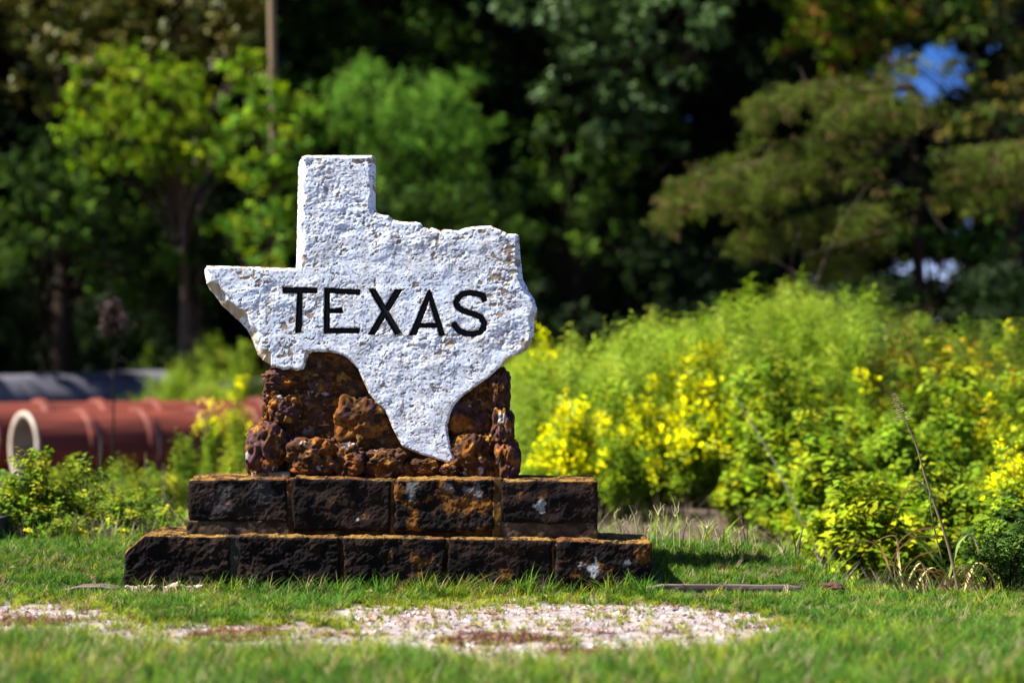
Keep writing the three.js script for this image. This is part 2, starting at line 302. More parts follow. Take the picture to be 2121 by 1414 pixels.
function mapColor(x, y, dist, nx, ny) {
  const cool = 0.5 + fbm(x * 0.012, y * 0.012, 12, 3);
  let c = mixC([0.76, 0.81, 0.88], [0.64, 0.73, 0.88], clamp(cool));
  const ch = chips(x, y), grime = fbm(x * 0.016 + 4, y * 0.02, 3, 4);
  c = mixC(c, [0.46, 0.44, 0.43], 0.6 * smooth(0.06, 0.30, grime) * smooth(-0.1, 0.35, n3(x * 0.16, y * 0.16, 1) + 0.2));
  c = mixC(c, [0.22, 0.17, 0.14], 0.8 * smooth(0.30, 0.40, n3(x * 0.19 + 9, y * 0.19, 17) + 0.5 * fbm(x * 0.03, y * 0.03, 19, 2)));
  c = mixC(c, [0.40, 0.35, 0.30], 0.65 * smooth(0.10, 0.34, n3(x * 0.05, y * 0.011, 61) * 0.8 + 0.5 * fbm(x * 0.02, y * 0.012, 62, 3)) * smooth(-0.05, 0.3, n3(x * 0.2, y * 0.14, 63) + 0.1));
  c = mixC(c, [0.47, 0.45, 0.43], 0.6 * smooth(0.08, 0.4, n3(x * 0.07, y * 0.004, 81) + 0.3 * n3(x * 0.25, y * 0.03, 82)) * smooth(-0.1, 0.25, fbm(x * 0.012, y * 0.012, 83, 2)));
  if (x > 860 && y < 560 && y > 470) c = mixC(c, [0.50, 0.45, 0.37], 0.55 * smooth(0.1, 0.45, n3(x * 0.055, y * 0.006, 5) + 0.25 * n3(x * 0.2, y * 0.05, 2)) * smooth(560, 490, y));
  if (ch > 0) c = mixC([0.24, 0.18, 0.14], [0.36, 0.29, 0.22], clamp(0.5 + 1.5 * n3(x * 0.05, y * 0.05, 14)));
  const raw = bevel(dist, nx, ny, x, y) > 0.004 && nx < -0.2 && ny > 0.25 || nx > 0.1 && ny > 0.3 && dist < 9 && x > 1040;
  if (raw && n3(x * 0.03, y * 0.03, 31) + 0.35 * n3(x * 0.12, y * 0.12, 4) > -0.12) c = mixC([0.36, 0.29, 0.21], [0.55, 0.48, 0.38], clamp(0.5 + n3(x * 0.1, y * 0.02, 2)));
  { const [l] = letterAt(x, y); if (l > -2.2 && l <= 0.3 && n3(x * 0.12, y * 0.12, 51) > 0.02) c = [0.26, 0.20, 0.16]; }
  if (dist < 3 && n3(x * 0.08, y * 0.08, 41) > 0.22) c = [0.32, 0.20, 0.11];
  return c;
}
{
  const geos = reliefPlate(MAP, DS, CZ - DS - 0.15, 1.3, mapHeight, mapColor, (x, y) => { const [l, k] = letterAt(x, y); return l > 0 ? k + 1 : 0; }, 5);
  const slab = part('map_slab', geos[0], M.paint, monument, 'white flaking map shaped slab');
  for (let k = 0; k < 5; k++) { geos[k + 1].deleteAttribute('color'); part('letter', geos[k + 1], M.black, slab, `carved black letter ${LETTERS[k][0]}`); }
}

// Ironstone boulders set in mortar.
const RUST = [0.21, 0.070, 0.012], OCHRE = [0.27, 0.125, 0.022], PLUM = [0.075, 0.035, 0.035], UMBER = [0.055, 0.024, 0.010], LICHEN = [0.42, 0.42, 0.40], DARK = [0.022, 0.014, 0.011];
function rockColor(X, Y, Z, s, w) { // w: weights towards plum and lichen
  const a = fbm(X * 9 + s, Y * 9, Z * 9, 4), b = fbm(X * 22, Y * 22 + s, Z * 22, 3), e = n3(X * 70, Y * 70, Z * 70 + s);
  let c = mixC(UMBER, RUST, smooth(-0.06, 0.30, a + 0.3 * b));
  c = mixC(c, OCHRE, smooth(0.08, 0.3, b));
  c = mixC(c, PLUM, smooth(0.30 - 0.6 * w.plum, 0.55 - 0.6 * w.plum, fbm(X * 12 + 5, Y * 12 + s, Z * 12, 3) + 0.25));
  c = mixC(c, DARK, 0.8 * smooth(0.12, 0.3, fbm(X * 16 + s, Y * 16 + 3, Z * 16, 3)));
  if (fbm(X * 9, Y * 9 + 2 * s, Z * 9, 3) + 0.10 * e > 0.40 - w.lichen) c = mixC(c, LICHEN, 0.5);
  const k = 1 + 0.5 * e; return [c[0] * k, c[1] * k, c[2] * k];
}
function boulderGeo(r, seed, w, detail = 22) {
  const g = mergeVertices(new THREE.IcosahedronGeometry(1, detail).deleteAttribute('uv').deleteAttribute('normal'), 1e-5), p = g.attributes.position, col = [];
  for (let i = 0; i < p.count; i++) {
    let x = p.getX(i), y = p.getY(i), z = p.getZ(i);
    const k = 0.55 * Math.pow(Math.abs(x) ** 4 + Math.abs(y) ** 4 + Math.abs(z) ** 4, -0.25) + 0.42;
    const q = k * (1 + 0.42 * fbm(x * 1.2 + seed, y * 1.2, z * 1.2, 2) + 0.20 * ridge(x * 1.7, y * 1.7 + seed, z * 1.7, 2) - 0.08 + 0.17 * fbm(x * 3.6, y * 3.6, z * 3.6 + seed, 4) - 0.10 * smooth(0.12, 0.4, n3(x * 4.5 + seed, y * 4.5, z * 4.5)));
    x *= r[0] * q; y *= r[1] * q; z *= r[2] * q;
    p.setXYZ(i, x, y, z); col.push(...rockColor(x + seed, y, z, seed * 1.7, w));
  }
  g.setAttribute('color', new THREE.Float32BufferAttribute(col, 3));
  g.computeVertexNormals();
  return g;
}
const PILE = [[556, 770], [560, 762], [600, 755], [640, 722], [720, 722], [760, 780], [820, 860], [880, 920], [925, 925], [925, 860], [960, 800], [1020, 764], [1040, 768], [1054, 795], [1050, 830], [1056, 880], [1062, 930], [1068, 994], [525, 994], [535, 940], [552, 890], [553, 830]];
const pile = new THREE.Group(); pile.name = 'boulder_pile'; monument.add(pile);
{
  const [core] = reliefPlate(PILE, 9.283, CZ - 9.283 - 0.20, 2.4,
    (x, y, dist) => 0.022 * ridge(x * 0.022 + 3, y * 0.026, 3, 3) + 0.03 * fbm(x * 0.03, y * 0.03, 3, 4) + 0.005 * n3(x * 0.16, y * 0.16, 2) - 0.006 - 0.03 * (1 - smooth(0, 12, dist)),
    (x, y) => { const a = fbm(x * 0.03, y * 0.03, 5, 4), k = 1 + 0.4 * n3(x * 0.3, y * 0.3, 2); const c = mixC(mixC([0.045, 0.024, 0.013], [0.15, 0.06, 0.014], smooth(-0.05, 0.25, a)), [0.14, 0.11, 0.085], smooth(0.16, 0.34, fbm(x * 0.025 + 8, y * 0.025, 1, 3))); return c.map((v) => v * k); });
  part('mortar', core, M.stone, pile);
  const list = [ // px, py, rx, ry, distance, depth radius, plum, lichen
    [690, 754, 56, 26, 9.335, 0.06, 0.1, 0], [708, 788, 44, 26, 9.325, 0.065, 0, 0.02], [638, 789, 30, 21, 9.325, 0.06, 0.1, 0.02], [581, 786, 28, 19, 9.30, 0.08, 0.25, 0.03], [564, 816, 15, 16, 9.31, 0.07, 0, 0],
    [592, 846, 28, 27, 9.285, 0.09, 0.1, 0.10], [560, 866, 15, 25, 9.31, 0.07, 0, 0], [636, 822, 26, 18, 9.315, 0.06, 0.28, 0.1], [748, 868, 50, 48, 9.30, 0.085, 0, 0], [660, 866, 46, 34, 9.315, 0.06, 0, 0],
    [553, 934, 34, 48, 9.27, 0.10, 0.3, 0.0], [556, 892, 17, 22, 9.3, 0.08, 0.1, 0], [660, 800, 24, 18, 9.30, 0.05, 0.2, 0.05], [690, 830, 26, 16, 9.30, 0.045, 0, 0.03], [610, 880, 20, 18, 9.30, 0.05, 0, 0], [1012, 915, 14, 22, 9.29, 0.06, 0, 0], [1004, 820, 16, 20, 9.30, 0.05, 0.1, 0], [1020, 970, 16, 22, 9.27, 0.07, 0, 0], [840, 972, 20, 15, 9.27, 0.06, 0, 0], [650, 946, 44, 38, 9.265, 0.11, 0.05, 0.06], [722, 954, 30, 30, 9.265, 0.10, 0.05, 0.06], [797, 960, 36, 30, 9.26, 0.09, 0, 0], [878, 966, 28, 15, 9.26, 0.07, -0.2, -0.1], [931, 974, 15, 11, 9.22, 0.05, -0.2, 0],
    [1033, 806, 19, 36, 9.30, 0.08, 0.3, 0.02], [966, 860, 32, 40, 9.305, 0.075, 0.1, 0], [1042, 886, 19, 36, 9.28, 0.09, 0.2, 0.03], [978, 946, 38, 42, 9.275, 0.095, 0, 0], [1051, 955, 22, 38, 9.26, 0.09, 0.2, -0.1], [1010, 872, 16, 30, 9.32, 0.06, 0, 0], [600, 905, 26, 26, 9.315, 0.06, 0.1, 0], [700, 912, 34, 20, 9.31, 0.06, 0, 0],
  ];
  list.forEach(([px, py, rx, ry, d, rz, plum, lichen], i) => { const b = part('boulder', boulderGeo([1.27 * rx / F * d, 1.22 * ry / F * d, rz * 1.05], i * 3.7 + 1, { plum, lichen }, rx > 35 ? 30 : 22), M.stone, pile); b.position.copy(at(px, py, d + 0.012)); });
}

// Dressed blocks of the two steps.
function blockGeo(w, h, d, r, seed, rust, lichen, rough = 1, shape = null) {
  const c = 0.0048, g0 = new THREE.BoxGeometry(w, h, d, Math.round(w / c), Math.round(h / c), Math.round(d / 0.014)).deleteAttribute('uv').deleteAttribute('normal'), g = mergeVertices(g0, 1e-5), p = g.attributes.position, col = [], q = new THREE.Vector3(), v = new THREE.Vector3();
  for (let i = 0; i < p.count; i++) {
    v.fromBufferAttribute(p, i);
    const rr = r * (1 + 0.6 * n3(v.x * 7 + seed, v.y * 7, v.z * 7));
    q.set(clamp(v.x, -w / 2 + rr, w / 2 - rr), clamp(v.y, -h / 2 + rr, h / 2 - rr), clamp(v.z, -d / 2 + rr, d / 2 - rr));
    const dir = v.clone().sub(q); const L = dir.length() || 1; dir.divideScalar(L);
    const X = v.x + seed * 3.1, Y = v.y + seed, Z = v.z;
    const e = 0.020 * fbm(X * 5, Y * 7, Z * 5, 2) + rough * (0.013 * fbm(X * 16, Y * 18, Z * 16, 3) + 0.006 * ridge(X * 26, Y * 30, Z * 26, 2) - 0.004) + 0.0022 * n3(X * 90, Y * 90, Z * 90);
    const o = q.clone().addScaledVector(dir, rr + e);
    if (shape) shape(o, w, h);
    p.setXYZ(i, o.x, o.y, o.z);
    const a = fbm(X * 6, Y * 6, Z * 6, 4), b = fbm(X * 15, Y * 15, Z * 15, 3), f = n3(X * 110, Y * 110, Z * 110);
    let k = mixC([0.006, 0.0042, 0.0042], [0.022, 0.0125, 0.010], smooth(-0.15, 0.3, a + 0.5 * b));
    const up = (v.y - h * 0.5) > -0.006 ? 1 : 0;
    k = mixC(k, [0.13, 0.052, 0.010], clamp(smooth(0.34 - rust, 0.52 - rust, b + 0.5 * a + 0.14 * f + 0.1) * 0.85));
    if (up) k = mixC(k, mixC([0.13, 0.05, 0.018], [0.27, 0.16, 0.03], clamp(0.5 + 2 * a)), 0.8 * smooth(-0.28, 0.05, b + 0.3 * f + rust * 0.5));  // block tops: ochre lichen, with sunlit orange put into the colour
    for (const [lx, ly, lr, ls] of lichen) { const dd = Math.hypot(v.x - lx, v.y - ly) / lr + 0.9 * n3(X * 24, Y * 24, 3) + 0.35 * f; if (dd < 0.62) k = mixC(k, [0.20, 0.21, 0.23], ls); }
    const m = 1 + 0.6 * f; col.push(k[0] * m, k[1] * m, k[2] * m);
  }
  g.setAttribute('color', new THREE.Float32BufferAttribute(col, 3));
  g.computeVertexNormals();
  return g;
}
function mortarGeo(w, h, d, seed, pal, amp = 0.006) {
  const g = mergeVertices(new THREE.BoxGeometry(w, h, d, Math.max(3, Math.round(w / 0.009)), Math.max(3, Math.round(h / 0.009)), Math.max(3, Math.round(d / 0.03))).deleteAttribute('uv').deleteAttribute('normal'), 1e-5), p = g.attributes.position, col = [];
  for (let i = 0; i < p.count; i++) {
    const x = p.getX(i), y = p.getY(i), z = p.getZ(i), X = x + seed, e = amp * (fbm(X * 12, y * 12, z * 12, 3) * 2 + 0.5 * n3(X * 60, y * 60, z * 60));
    p.setXYZ(i, x + e * 0.5, y + e * 0.7, z + e);
    const c = mixC(pal[0], pal[1], smooth(-0.2, 0.25, fbm(X * 10, y * 16, z * 9, 4))), k = 1 + 0.5 * n3(X * 80, y * 80, z * 80); col.push(c[0] * k, c[1] * k, c[2] * k);
  }
  g.setAttribute('color', new THREE.Float32BufferAttribute(col, 3)); g.computeVertexNormals();
  return g;
}
function step(name, d, depth, blocks, joints, bedPal) {
  const s = new THREE.Group(); s.name = name; monument.add(s);
  blocks.forEach(([x0, x1, yl, yr, yb, rust, lichen, rough, shape], i) => {
    const a = at(x0, (yl + yr) / 2, d), b = at(x1, yb, d), w = b.x - a.x, h = a.y - b.y;
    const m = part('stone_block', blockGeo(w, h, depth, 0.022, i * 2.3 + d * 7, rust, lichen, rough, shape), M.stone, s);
    m.position.set((a.x + b.x) / 2, (a.y + b.y) / 2, CZ - d - depth / 2); m.rotation.z = Math.atan2((yl - yr), (x1 - x0));
  });
  joints.forEach(([x0, x1, y0, y1, pal, inset = 0.02], i) => {
    const a = at(x0, y0, d), b = at(x1, y1, d);
    part('mortar_joint', mortarGeo(b.x - a.x, a.y - b.y, depth, i * 5 + d, pal), M.stone, s).position.set((a.x + b.x) / 2, (a.y + b.y) / 2, CZ - d - depth / 2 - inset);
  });
  return s;
}
const GREYM = [[0.03, 0.026, 0.02], [0.055, 0.046, 0.034]], RUSTM = [[0.03, 0.014, 0.006], [0.10, 0.045, 0.010]], OCHREM = [[0.04, 0.02, 0.006], [0.125, 0.065, 0.016]], TANM = [[0.025, 0.016, 0.010], [0.085, 0.058, 0.036]], BLACKM = [[0.012, 0.009, 0.008], [0.03, 0.018, 0.010]];
const cornerOff = (o, w, h) => { const t = (-w / 2 + 0.10 - o.x) / 0.10; if (t > 0) o.y -= 0.085 * t * smooth(-h / 2, h / 2, o.y); };
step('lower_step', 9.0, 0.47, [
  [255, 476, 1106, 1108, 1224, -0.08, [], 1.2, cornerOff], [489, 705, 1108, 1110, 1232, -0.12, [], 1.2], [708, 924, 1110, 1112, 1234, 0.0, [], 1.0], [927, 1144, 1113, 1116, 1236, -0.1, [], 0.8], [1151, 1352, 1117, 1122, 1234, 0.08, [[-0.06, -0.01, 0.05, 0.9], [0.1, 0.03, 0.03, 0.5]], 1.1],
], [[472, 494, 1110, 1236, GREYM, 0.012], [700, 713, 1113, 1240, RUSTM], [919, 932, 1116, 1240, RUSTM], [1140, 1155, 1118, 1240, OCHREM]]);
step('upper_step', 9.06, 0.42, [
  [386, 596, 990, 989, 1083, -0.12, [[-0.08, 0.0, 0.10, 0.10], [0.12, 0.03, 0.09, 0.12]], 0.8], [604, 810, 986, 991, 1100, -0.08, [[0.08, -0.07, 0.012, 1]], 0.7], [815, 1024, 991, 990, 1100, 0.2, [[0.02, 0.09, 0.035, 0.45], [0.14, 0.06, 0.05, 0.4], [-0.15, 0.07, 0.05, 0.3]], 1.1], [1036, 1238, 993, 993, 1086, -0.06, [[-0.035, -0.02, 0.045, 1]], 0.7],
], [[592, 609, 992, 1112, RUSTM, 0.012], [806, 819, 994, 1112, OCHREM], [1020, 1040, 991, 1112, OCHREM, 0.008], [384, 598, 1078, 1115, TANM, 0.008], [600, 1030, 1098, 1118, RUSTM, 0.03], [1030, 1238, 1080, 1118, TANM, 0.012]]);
{
  const fill = (x0, x1, y0, y1, d, depth, pal, seed, name, label, amp = 0.005) => { const a = at(x0, y0, d), b = at(x1, y1, d); part(name, mortarGeo(b.x - a.x, a.y - b.y, depth, seed, pal, amp), M.stone, monument, label).position.set((a.x + b.x) / 2, (a.y + b.y) / 2, CZ - d - depth / 2); };
  fill(285, 1325, 1122, 1245, 9.2, 0.25, OCHREM, 4, 'step_core');
  fill(405, 1220, 1000, 1115, 9.2, 0.26, OCHREM, 9, 'step_core');
  fill(258, 420, 1213, 1255, 8.97, 0.2, [[0.20, 0.15, 0.10], [0.50, 0.43, 0.35]], 12, 'concrete_footing', 'pale crumbling concrete under the lower step', 0.03);
  fill(520, 600, 977, 996, 9.2, 0.15, [[0.16, 0.10, 0.05], [0.36, 0.28, 0.18]], 14, 'mortar_bed');
}

// ---------------------------------------------------------------- lawn
function tuft(seed, blades, L, w, lean) {
  const R = rng(seed), pos = [];
  for (let i = 0; i < blades; i++) {
    const a = R() * 6.283, l = L * (0.55 + 0.75 * R()), k = lean * (0.4 + R()), bx = (R() - 0.5) * 0.022, bz = (R() - 0.5) * 0.022, cx = Math.cos(a), cz = Math.sin(a), sx = -cz * w / 2, sz = cx * w / 2;
    const p = [0, 0.38, 0.72, 1].map((t) => { const o = k * l * Math.pow(t, 1.7), y = l * t * (1 - 0.22 * k * t); return [bx + cx * o, y, bz + cz * o, 1 - Math.pow(t, 2.2)]; });
    for (let s = 0; s < 3; s++) {
      const A = p[s], B = p[s + 1], q = (u, g) => [u[0] + sx * u[3] * g, u[1], u[2] + sz * u[3] * g];
      pos.push(...q(A, -1), ...q(A, 1), ...q(B, -1)); if (s < 2) pos.push(...q(A, 1), ...q(B, 1), ...q(B, -1));
    }
  }
  return rawGeo(pos);
}
const TUFT = [tuft(1, 9, 0.055, 0.0034, 0.8), tuft(2, 9, 0.05, 0.0034, 1.1), tuft(3, 8, 0.085, 0.0036, 0.7), tuft(4, 7, 0.16, 0.0048, 0.75), tuft(5, 10, 0.028, 0.004, 1.6)];
const GREEN = [[0.080, 0.19, 0.012], [0.066, 0.165, 0.014], [0.115, 0.215, 0.014], [0.052, 0.135, 0.016]], LIME = [[0.24, 0.31, 0.010], [0.18, 0.275, 0.012], [0.31, 0.32, 0.018]], STRAW = [[0.34, 0.26, 0.13], [0.28, 0.20, 0.10], [0.40, 0.33, 0.19]], WINE = [[0.15, 0.045, 0.035], [0.12, 0.04, 0.03], [0.20, 0.08, 0.05]];
const inMonument = (x, z) => x > -1.83 && x < 0.655 && z < -0.01 && z > -0.9;
{
  const R = rng(101), sets = [[], [], [], []], wine = [];
  for (let i = 0; i < 60000; i++) {
    const z = mix(-1.9, 2.95, R()), d = CZ - z, x = (R() * 2 - 1) * (d * 0.285 + 0.1), t = edgeZ(x) - z;
    if (t > 0.1 + 0.25 * R() || inMonument(x, z)) continue;
    if (z > -0.02 && z < 0.13 && (x > 0.76 && x < 1.36 || x > -2.15 && x < -1.9 || x > -1.83 && x < -1.46) && R() < 0.8) continue;
    if (z > -0.01 && z < 0.09 && x > 0.7 && x < 1.36) continue;
    const b = bare(x, z);
    if (R() < smooth(0.05, 0.95, b) * (0.985 - 0.24 * smooth(0.02, 0.3, fbm(x * 7, 5, z * 9, 3)))) continue;
    const near = smooth(0.0, 0.25, b) , dryness = fbm(x * 2.2, 6, z * 3.2, 3);
    const pal = R() < 0.08 + 0.12 * smooth(0, 0.3, dryness) + 0.05 * smooth(1.6, 2.3, z) ? STRAW : R() < clamp(0.15 + 0.8 * near + 1.2 * dryness * (z > 0 ? 1 : 0.3)) ? LIME : GREEN;
    const foot = z > -0.01 && z < 0.2 && x > -1.75 && x < 0.7;
    const k = foot && R() < 0.35 ? 2 : z > 1.6 && R() < 0.45 ? 2 : R() < 0.5 ? 0 : 1;
    sets[k].push({ m: place(x, groundY(x, z) - 0.006, z, (R() - 0.5) * 0.5, R() * 6.283, (R() - 0.5) * 0.5, (0.75 + 0.6 * R()) * (1 - 0.35 * near)), c: tint(R, pal, 0.5) });
    if (foot && R() < 0.05 || t > -0.5 && R() < 0.02) sets[3].push({ m: place(x, groundY(x, z) - 0.005, z, (R() - 0.5) * 0.5, R() * 6.283, (R() - 0.5) * 0.5, 0.6 + 0.5 * R()), c: tint(R, pal, 0.4) });
  }
  sets.forEach((s, k) => tag(scatter('grass', TUFT[k], M.grass, s, scene), ['short green grass of the lawn round the monument', 'low spreading grass of the lawn round the monument', 'longer grass at the foot of the monument and nearest the camera', 'tall ragged grass blades against the lower step and lawn edge'][k], 'grass'));
  for (let i = 0; i < 22000; i++) {
    const z = mix(-0.0, 2.1, R()), d = CZ - z, x = (R() * 2 - 1) * (d * 0.28), b = bare(x, z);
    if (b < 0.15) continue;
    const red = redness(x, z);
    if (R() < 0.95 - 0.85 * red) continue;
    wine.push({ m: place(x, groundY(x, z) - 0.013, z, (R() - 0.5) * 0.6, R() * 6.283, (R() - 0.5) * 0.6, 0.5 + 0.6 * R()), c: tint(R, R() < 0.2 + 0.7 * red ? WINE : STRAW, 0.5) });
  }
  tag(scatter('grass', TUFT[4], M.grass, wine, scene), 'reddish brown dead low growth on the bare sandy patch', 'dead grass');
  const grit = [];
  const pg = new THREE.IcosahedronGeometry(1, 1), pp = pg.attributes.position;
  for (let i = 0; i < pp.count; i++) { const x = pp.getX(i), y = pp.getY(i), z = pp.getZ(i), k = 1 + 0.5 * n3(x * 1.5, y * 1.5, z * 1.5); pp.setXYZ(i, x * k, y * k * 0.65, z * k); }
  pg.computeVertexNormals();
  for (let i = 0; i < 15000; i++) {
    const z = mix(0.0, 2.1, R()), d = CZ - z, x = (R() * 2 - 1) * (d * 0.28), b = bare(x, z);
    if (R() > b) continue;
    const s = 0.0016 + 0.011 * Math.pow(R(), 7), c = pick(R, [[0.36, 0.31, 0.29], [0.30, 0.25, 0.235], [0.26, 0.23, 0.23], [0.55, 0.52, 0.49], [0.20, 0.12, 0.10]]);
    grit.push({ m: place(x, groundY(x, z) - 0.012 + s * 0.2, z, R() * 6, R() * 6, R() * 6, s), c });
  }
  tag(scatter('gravel', pg, mat({ color: 0xffffff, roughness: 1 }), grit, scene), 'pale gravel and grit of the worn patch before the monument', 'gravel');
}

{
  const R = rng(6161), pos = [], items = []; leafTo(pos, new THREE.Vector3(-0.02, 0, 0), new THREE.Vector3(1, 0, 0), new THREE.Vector3(0, 0, 1), 0.045, 0.024, 0.006);
  for (let i = 0; i < 420; i++) { const z = mix(-0.8, 2.8, R()), d = CZ - z, x = (R() * 2 - 1) * d * 0.28; if (inMonument(x, z) || edgeZ(x) - z > 0) continue; items.push({ m: place(x, groundY(x, z) + 0.004 + (bare(x, z) > 0.5 ? 0 : 0.03 * R()), z, (R() - 0.5) * 0.9, R() * 6.28, (R() - 0.5) * 0.9, 0.5 + 0.7 * R()), c: tint(R, [[0.22, 0.12, 0.05], [0.30, 0.19, 0.08], [0.14, 0.07, 0.04], [0.34, 0.28, 0.12]], 0.4) }); }
  tag(scatter('fallen_leaves', rawGeo(pos), M.leaf, items, scene), 'scattered brown fallen leaves on the lawn and bare patch', 'fallen leaves');
}
// Railway-like timbers sunk in the grass, and a clod.
function timberGeo(L, h, d, seed) {
  const g = mergeVertices(new THREE.BoxGeometry(L, h, d, Math.round(L / 0.015), 14, 14).deleteAttribute('uv').deleteAttribute('normal'), 1e-5), p = g.attributes.position, col = [];
  for (let i = 0; i < p.count; i++) {
    const x = p.getX(i), y = p.getY(i), z = p.getZ(i), grain = n3(x * 1.6 + seed, y * 90, z * 90), crack = smooth(0.25, 0.5, n3(x * 1.1 + seed * 2, y * 45, z * 45 + 3)), end = Math.max(0, Math.abs(x) - L / 2 + 0.08) / 0.08;
    const e = 0.004 * grain - 0.010 * crack + 0.006 * n3(x * 5 + seed, y * 8, z * 8), l = Math.hypot(y / h, z / d) || 1;
    p.setXYZ(i, x - Math.sign(x) * end * 0.05 * Math.abs(n3(y * 40, z * 40, seed)), y + e * (y / h) / l - end * 0.012, z + e * (z / d) / l);
    const c = mixC([0.065, 0.045, 0.04], [0.16, 0.12, 0.11], clamp(0.5 + grain)), k = 1 - 0.6 * crack; col.push(c[0] * k, c[1] * k, c[2] * k);
  }
  g.setAttribute('color', new THREE.Float32BufferAttribute(col, 3)); g.computeVertexNormals(); return g;
}
{
  const t1 = tag(part('landscape_timber', timberGeo(0.74, 0.10, 0.07, 2), M.stone, scene), 'weathered grey timber edging sunk in grass beside the end of the lower step', 'timber'); t1.position.copy(at(1500, 1232, 8.96)); t1.rotation.z = -0.006;
  const t2 = tag(part('landscape_timber', timberGeo(0.26, 0.07, 0.12, 5), M.stone, scene), 'short broken timber stub in the grass near the sloping corner block', 'timber'); t2.position.copy(at(190, 1227, 9.0)); t2.rotation.z = 0.03;
  const c = tag(part('dirt_clod', boulderGeo([0.06, 0.03, 0.05], 44, { plum: 0.5, lichen: -1 }, 12), M.stone, scene), 'dark lump of rotten wood past the end of the long timber', 'clod'); c.position.copy(at(1722, 1220, 8.95));
  const bx = new THREE.Vector3().copy(at(-50, 1106, 10.3)), f = thing('dark_box', bx, 'black box end cut off by the picture edge at the far side of the lawn', 'box'), boxMat = mat({ color: new THREE.Color(0.006, 0.006, 0.007), roughness: 0.8 });
  part('body', new THREE.BoxGeometry(0.27, 0.15, 0.3), boxMat, f); part('lid', new THREE.BoxGeometry(0.276, 0.014, 0.306).translate(0, 0.083, 0), boxMat, f); part('foot', new THREE.BoxGeometry(0.2, 0.12, 0.22).translate(0, -0.135, 0), boxMat, f);
}

// ---------------------------------------------------------------- pipes
function pipeGeo(rOut, rIn, L, bell) { // along +x, the bell (if any) at its far end
  const pts = [[rIn, 0], [rOut - 0.012, 0], [rOut, 0.012]];
  if (bell) pts.push([rOut, L - 0.10], [rOut + 0.012, L - 0.09], [rOut + 0.035, L - 0.075], [rOut + 0.038, L - 0.01], [rOut + 0.03, L], [rIn + 0.03, L]); else pts.push([rOut, L - 0.01], [rOut - 0.01, L], [rIn, L]);
  pts.push([rIn, L - 0.02], [rIn, 0]);
  return new THREE.LatheGeometry(pts.map(([r, y]) => new THREE.Vector2(r, y)), 48).rotateZ(-Math.PI / 2);
}
function stain(geo, pal, seed) { const p = geo.attributes.position, col = []; for (let i = 0; i < p.count; i++) { const a = fbm(p.getX(i) * 4 + seed, p.getY(i) * 6, p.getZ(i) * 6, 3) + 0.5 * n3(p.getX(i) * 1.5 + seed, p.getY(i) * 20, p.getZ(i) * 20), c = mixC(pal[0], pal[1], smooth(-0.25, 0.25, a)); col.push(...c); } geo.setAttribute('color', new THREE.Float32BufferAttribute(col, 3)); return geo; }
const CLAY = [[0.085, 0.017, 0.010], [0.19, 0.038, 0.021]], CLAYIN = [[0.35, 0.28, 0.22], [0.50, 0.42, 0.34]];
const clayMat = new THREE.MeshPhysicalMaterial({ vertexColors: true, roughness: 0.65, specularIntensity: 0.5 });
{
  const axis = new THREE.Vector3(0.80, 0, -0.60), turn = Math.atan2(0.60, 0.80), L = 0.64;
  const mk = (pos, label) => {
    const g = thing('clay_pipe', pos, label, 'pipe', 'red clay drain pipes laid end to end in two rows'); g.rotation.y = turn;
    part('pipe_barrel', stain(pipeGeo(0.36, 0.315, L, true), CLAY, pos.x), clayMat, g);
    const rim = new THREE.LatheGeometry([[0.308, 0.0], [0.335, -0.014], [0.364, -0.005], [0.364, 0.024], [0.308, 0.024]].map(([r, y]) => new THREE.Vector2(r, y)), 48).rotateZ(-Math.PI / 2);
    part('rim', stain(rim, CLAYIN, 2), clayMat, g);
    part('lining', stain(new THREE.CylinderGeometry(0.311, 0.311, L * 0.98, 48, 6, true).rotateZ(-Math.PI / 2).translate(L / 2, 0, 0), [[0.16, 0.14, 0.12], [0.24, 0.21, 0.18]], 5), clayMat, g);
    return g;
  };
  const start = at(47, 927, 19);
  ['red clay pipe section with its pale open end towards the camera', 'second red clay pipe section, next after the open-ended one', 'third red clay pipe section of the row, with rusty orange collar', 'fourth red clay pipe section, behind tall yellow goldenrod', 'last red clay pipe section of the row, beside the rusty boulders'].forEach((l, i) => mk(start.clone().addScaledVector(axis, i * (L + 0.005)), l));
  const back = at(-35, 906, 19.6);
  ['red clay pipe of the rear row, its rim cut by the picture edge', 'rear red clay pipe whose collar shows above the open-ended section', 'rear red clay pipe whose collar shows above the second front section', 'rear red clay pipe whose collar shows above the third front section', 'rear red clay pipe at the far end of its row'].forEach((l, i) => mk(back.clone().addScaledVector(axis, i * (L + 0.005)), l));
  const a = at(-60, 868, 23.6), b = at(338, 850, 25.8), g = thing('steel_pipe', a, 'long dark grey pipe lying behind the red clay pipes', 'pipe'), len = a.distanceTo(b); g.rotation.y = Math.atan2(-(b.z - a.z), b.x - a.x); g.rotation.z = Math.asin((b.y - a.y) / len);
  const steel = mat({ vertexColors: true, roughness: 0.5 });
  part('pipe_barrel', stain(pipeGeo(0.545, 0.49, len, false), [[0.085, 0.085, 0.11], [0.125, 0.12, 0.15]], 3), steel, g);
}

// ---------------------------------------------------------------- trees and plants
function grow(o, name, pts, r0, r1, m, sides = 7) { const local = pts.map((p) => p.clone().sub(o.position)); return part(name, tube(local, r0, r1, sides), m, o); }
function limbs(o, trunk, clumps, m, r) { // a limb from the trunk to each clump
  const gs = clumps.map(([c]) => { const s = trunk.clone(); s.y = Math.max(0.6, Math.min(c.y - 0.4, c.y * 0.72)); const mid = s.clone().lerp(c, 0.5); mid.y += 0.15; return tube([s, mid, c].map((p) => p.clone().sub(o.position)), r, r * 0.25, 5); });
  for (const g of gs) part('branch', g, m, o);
}
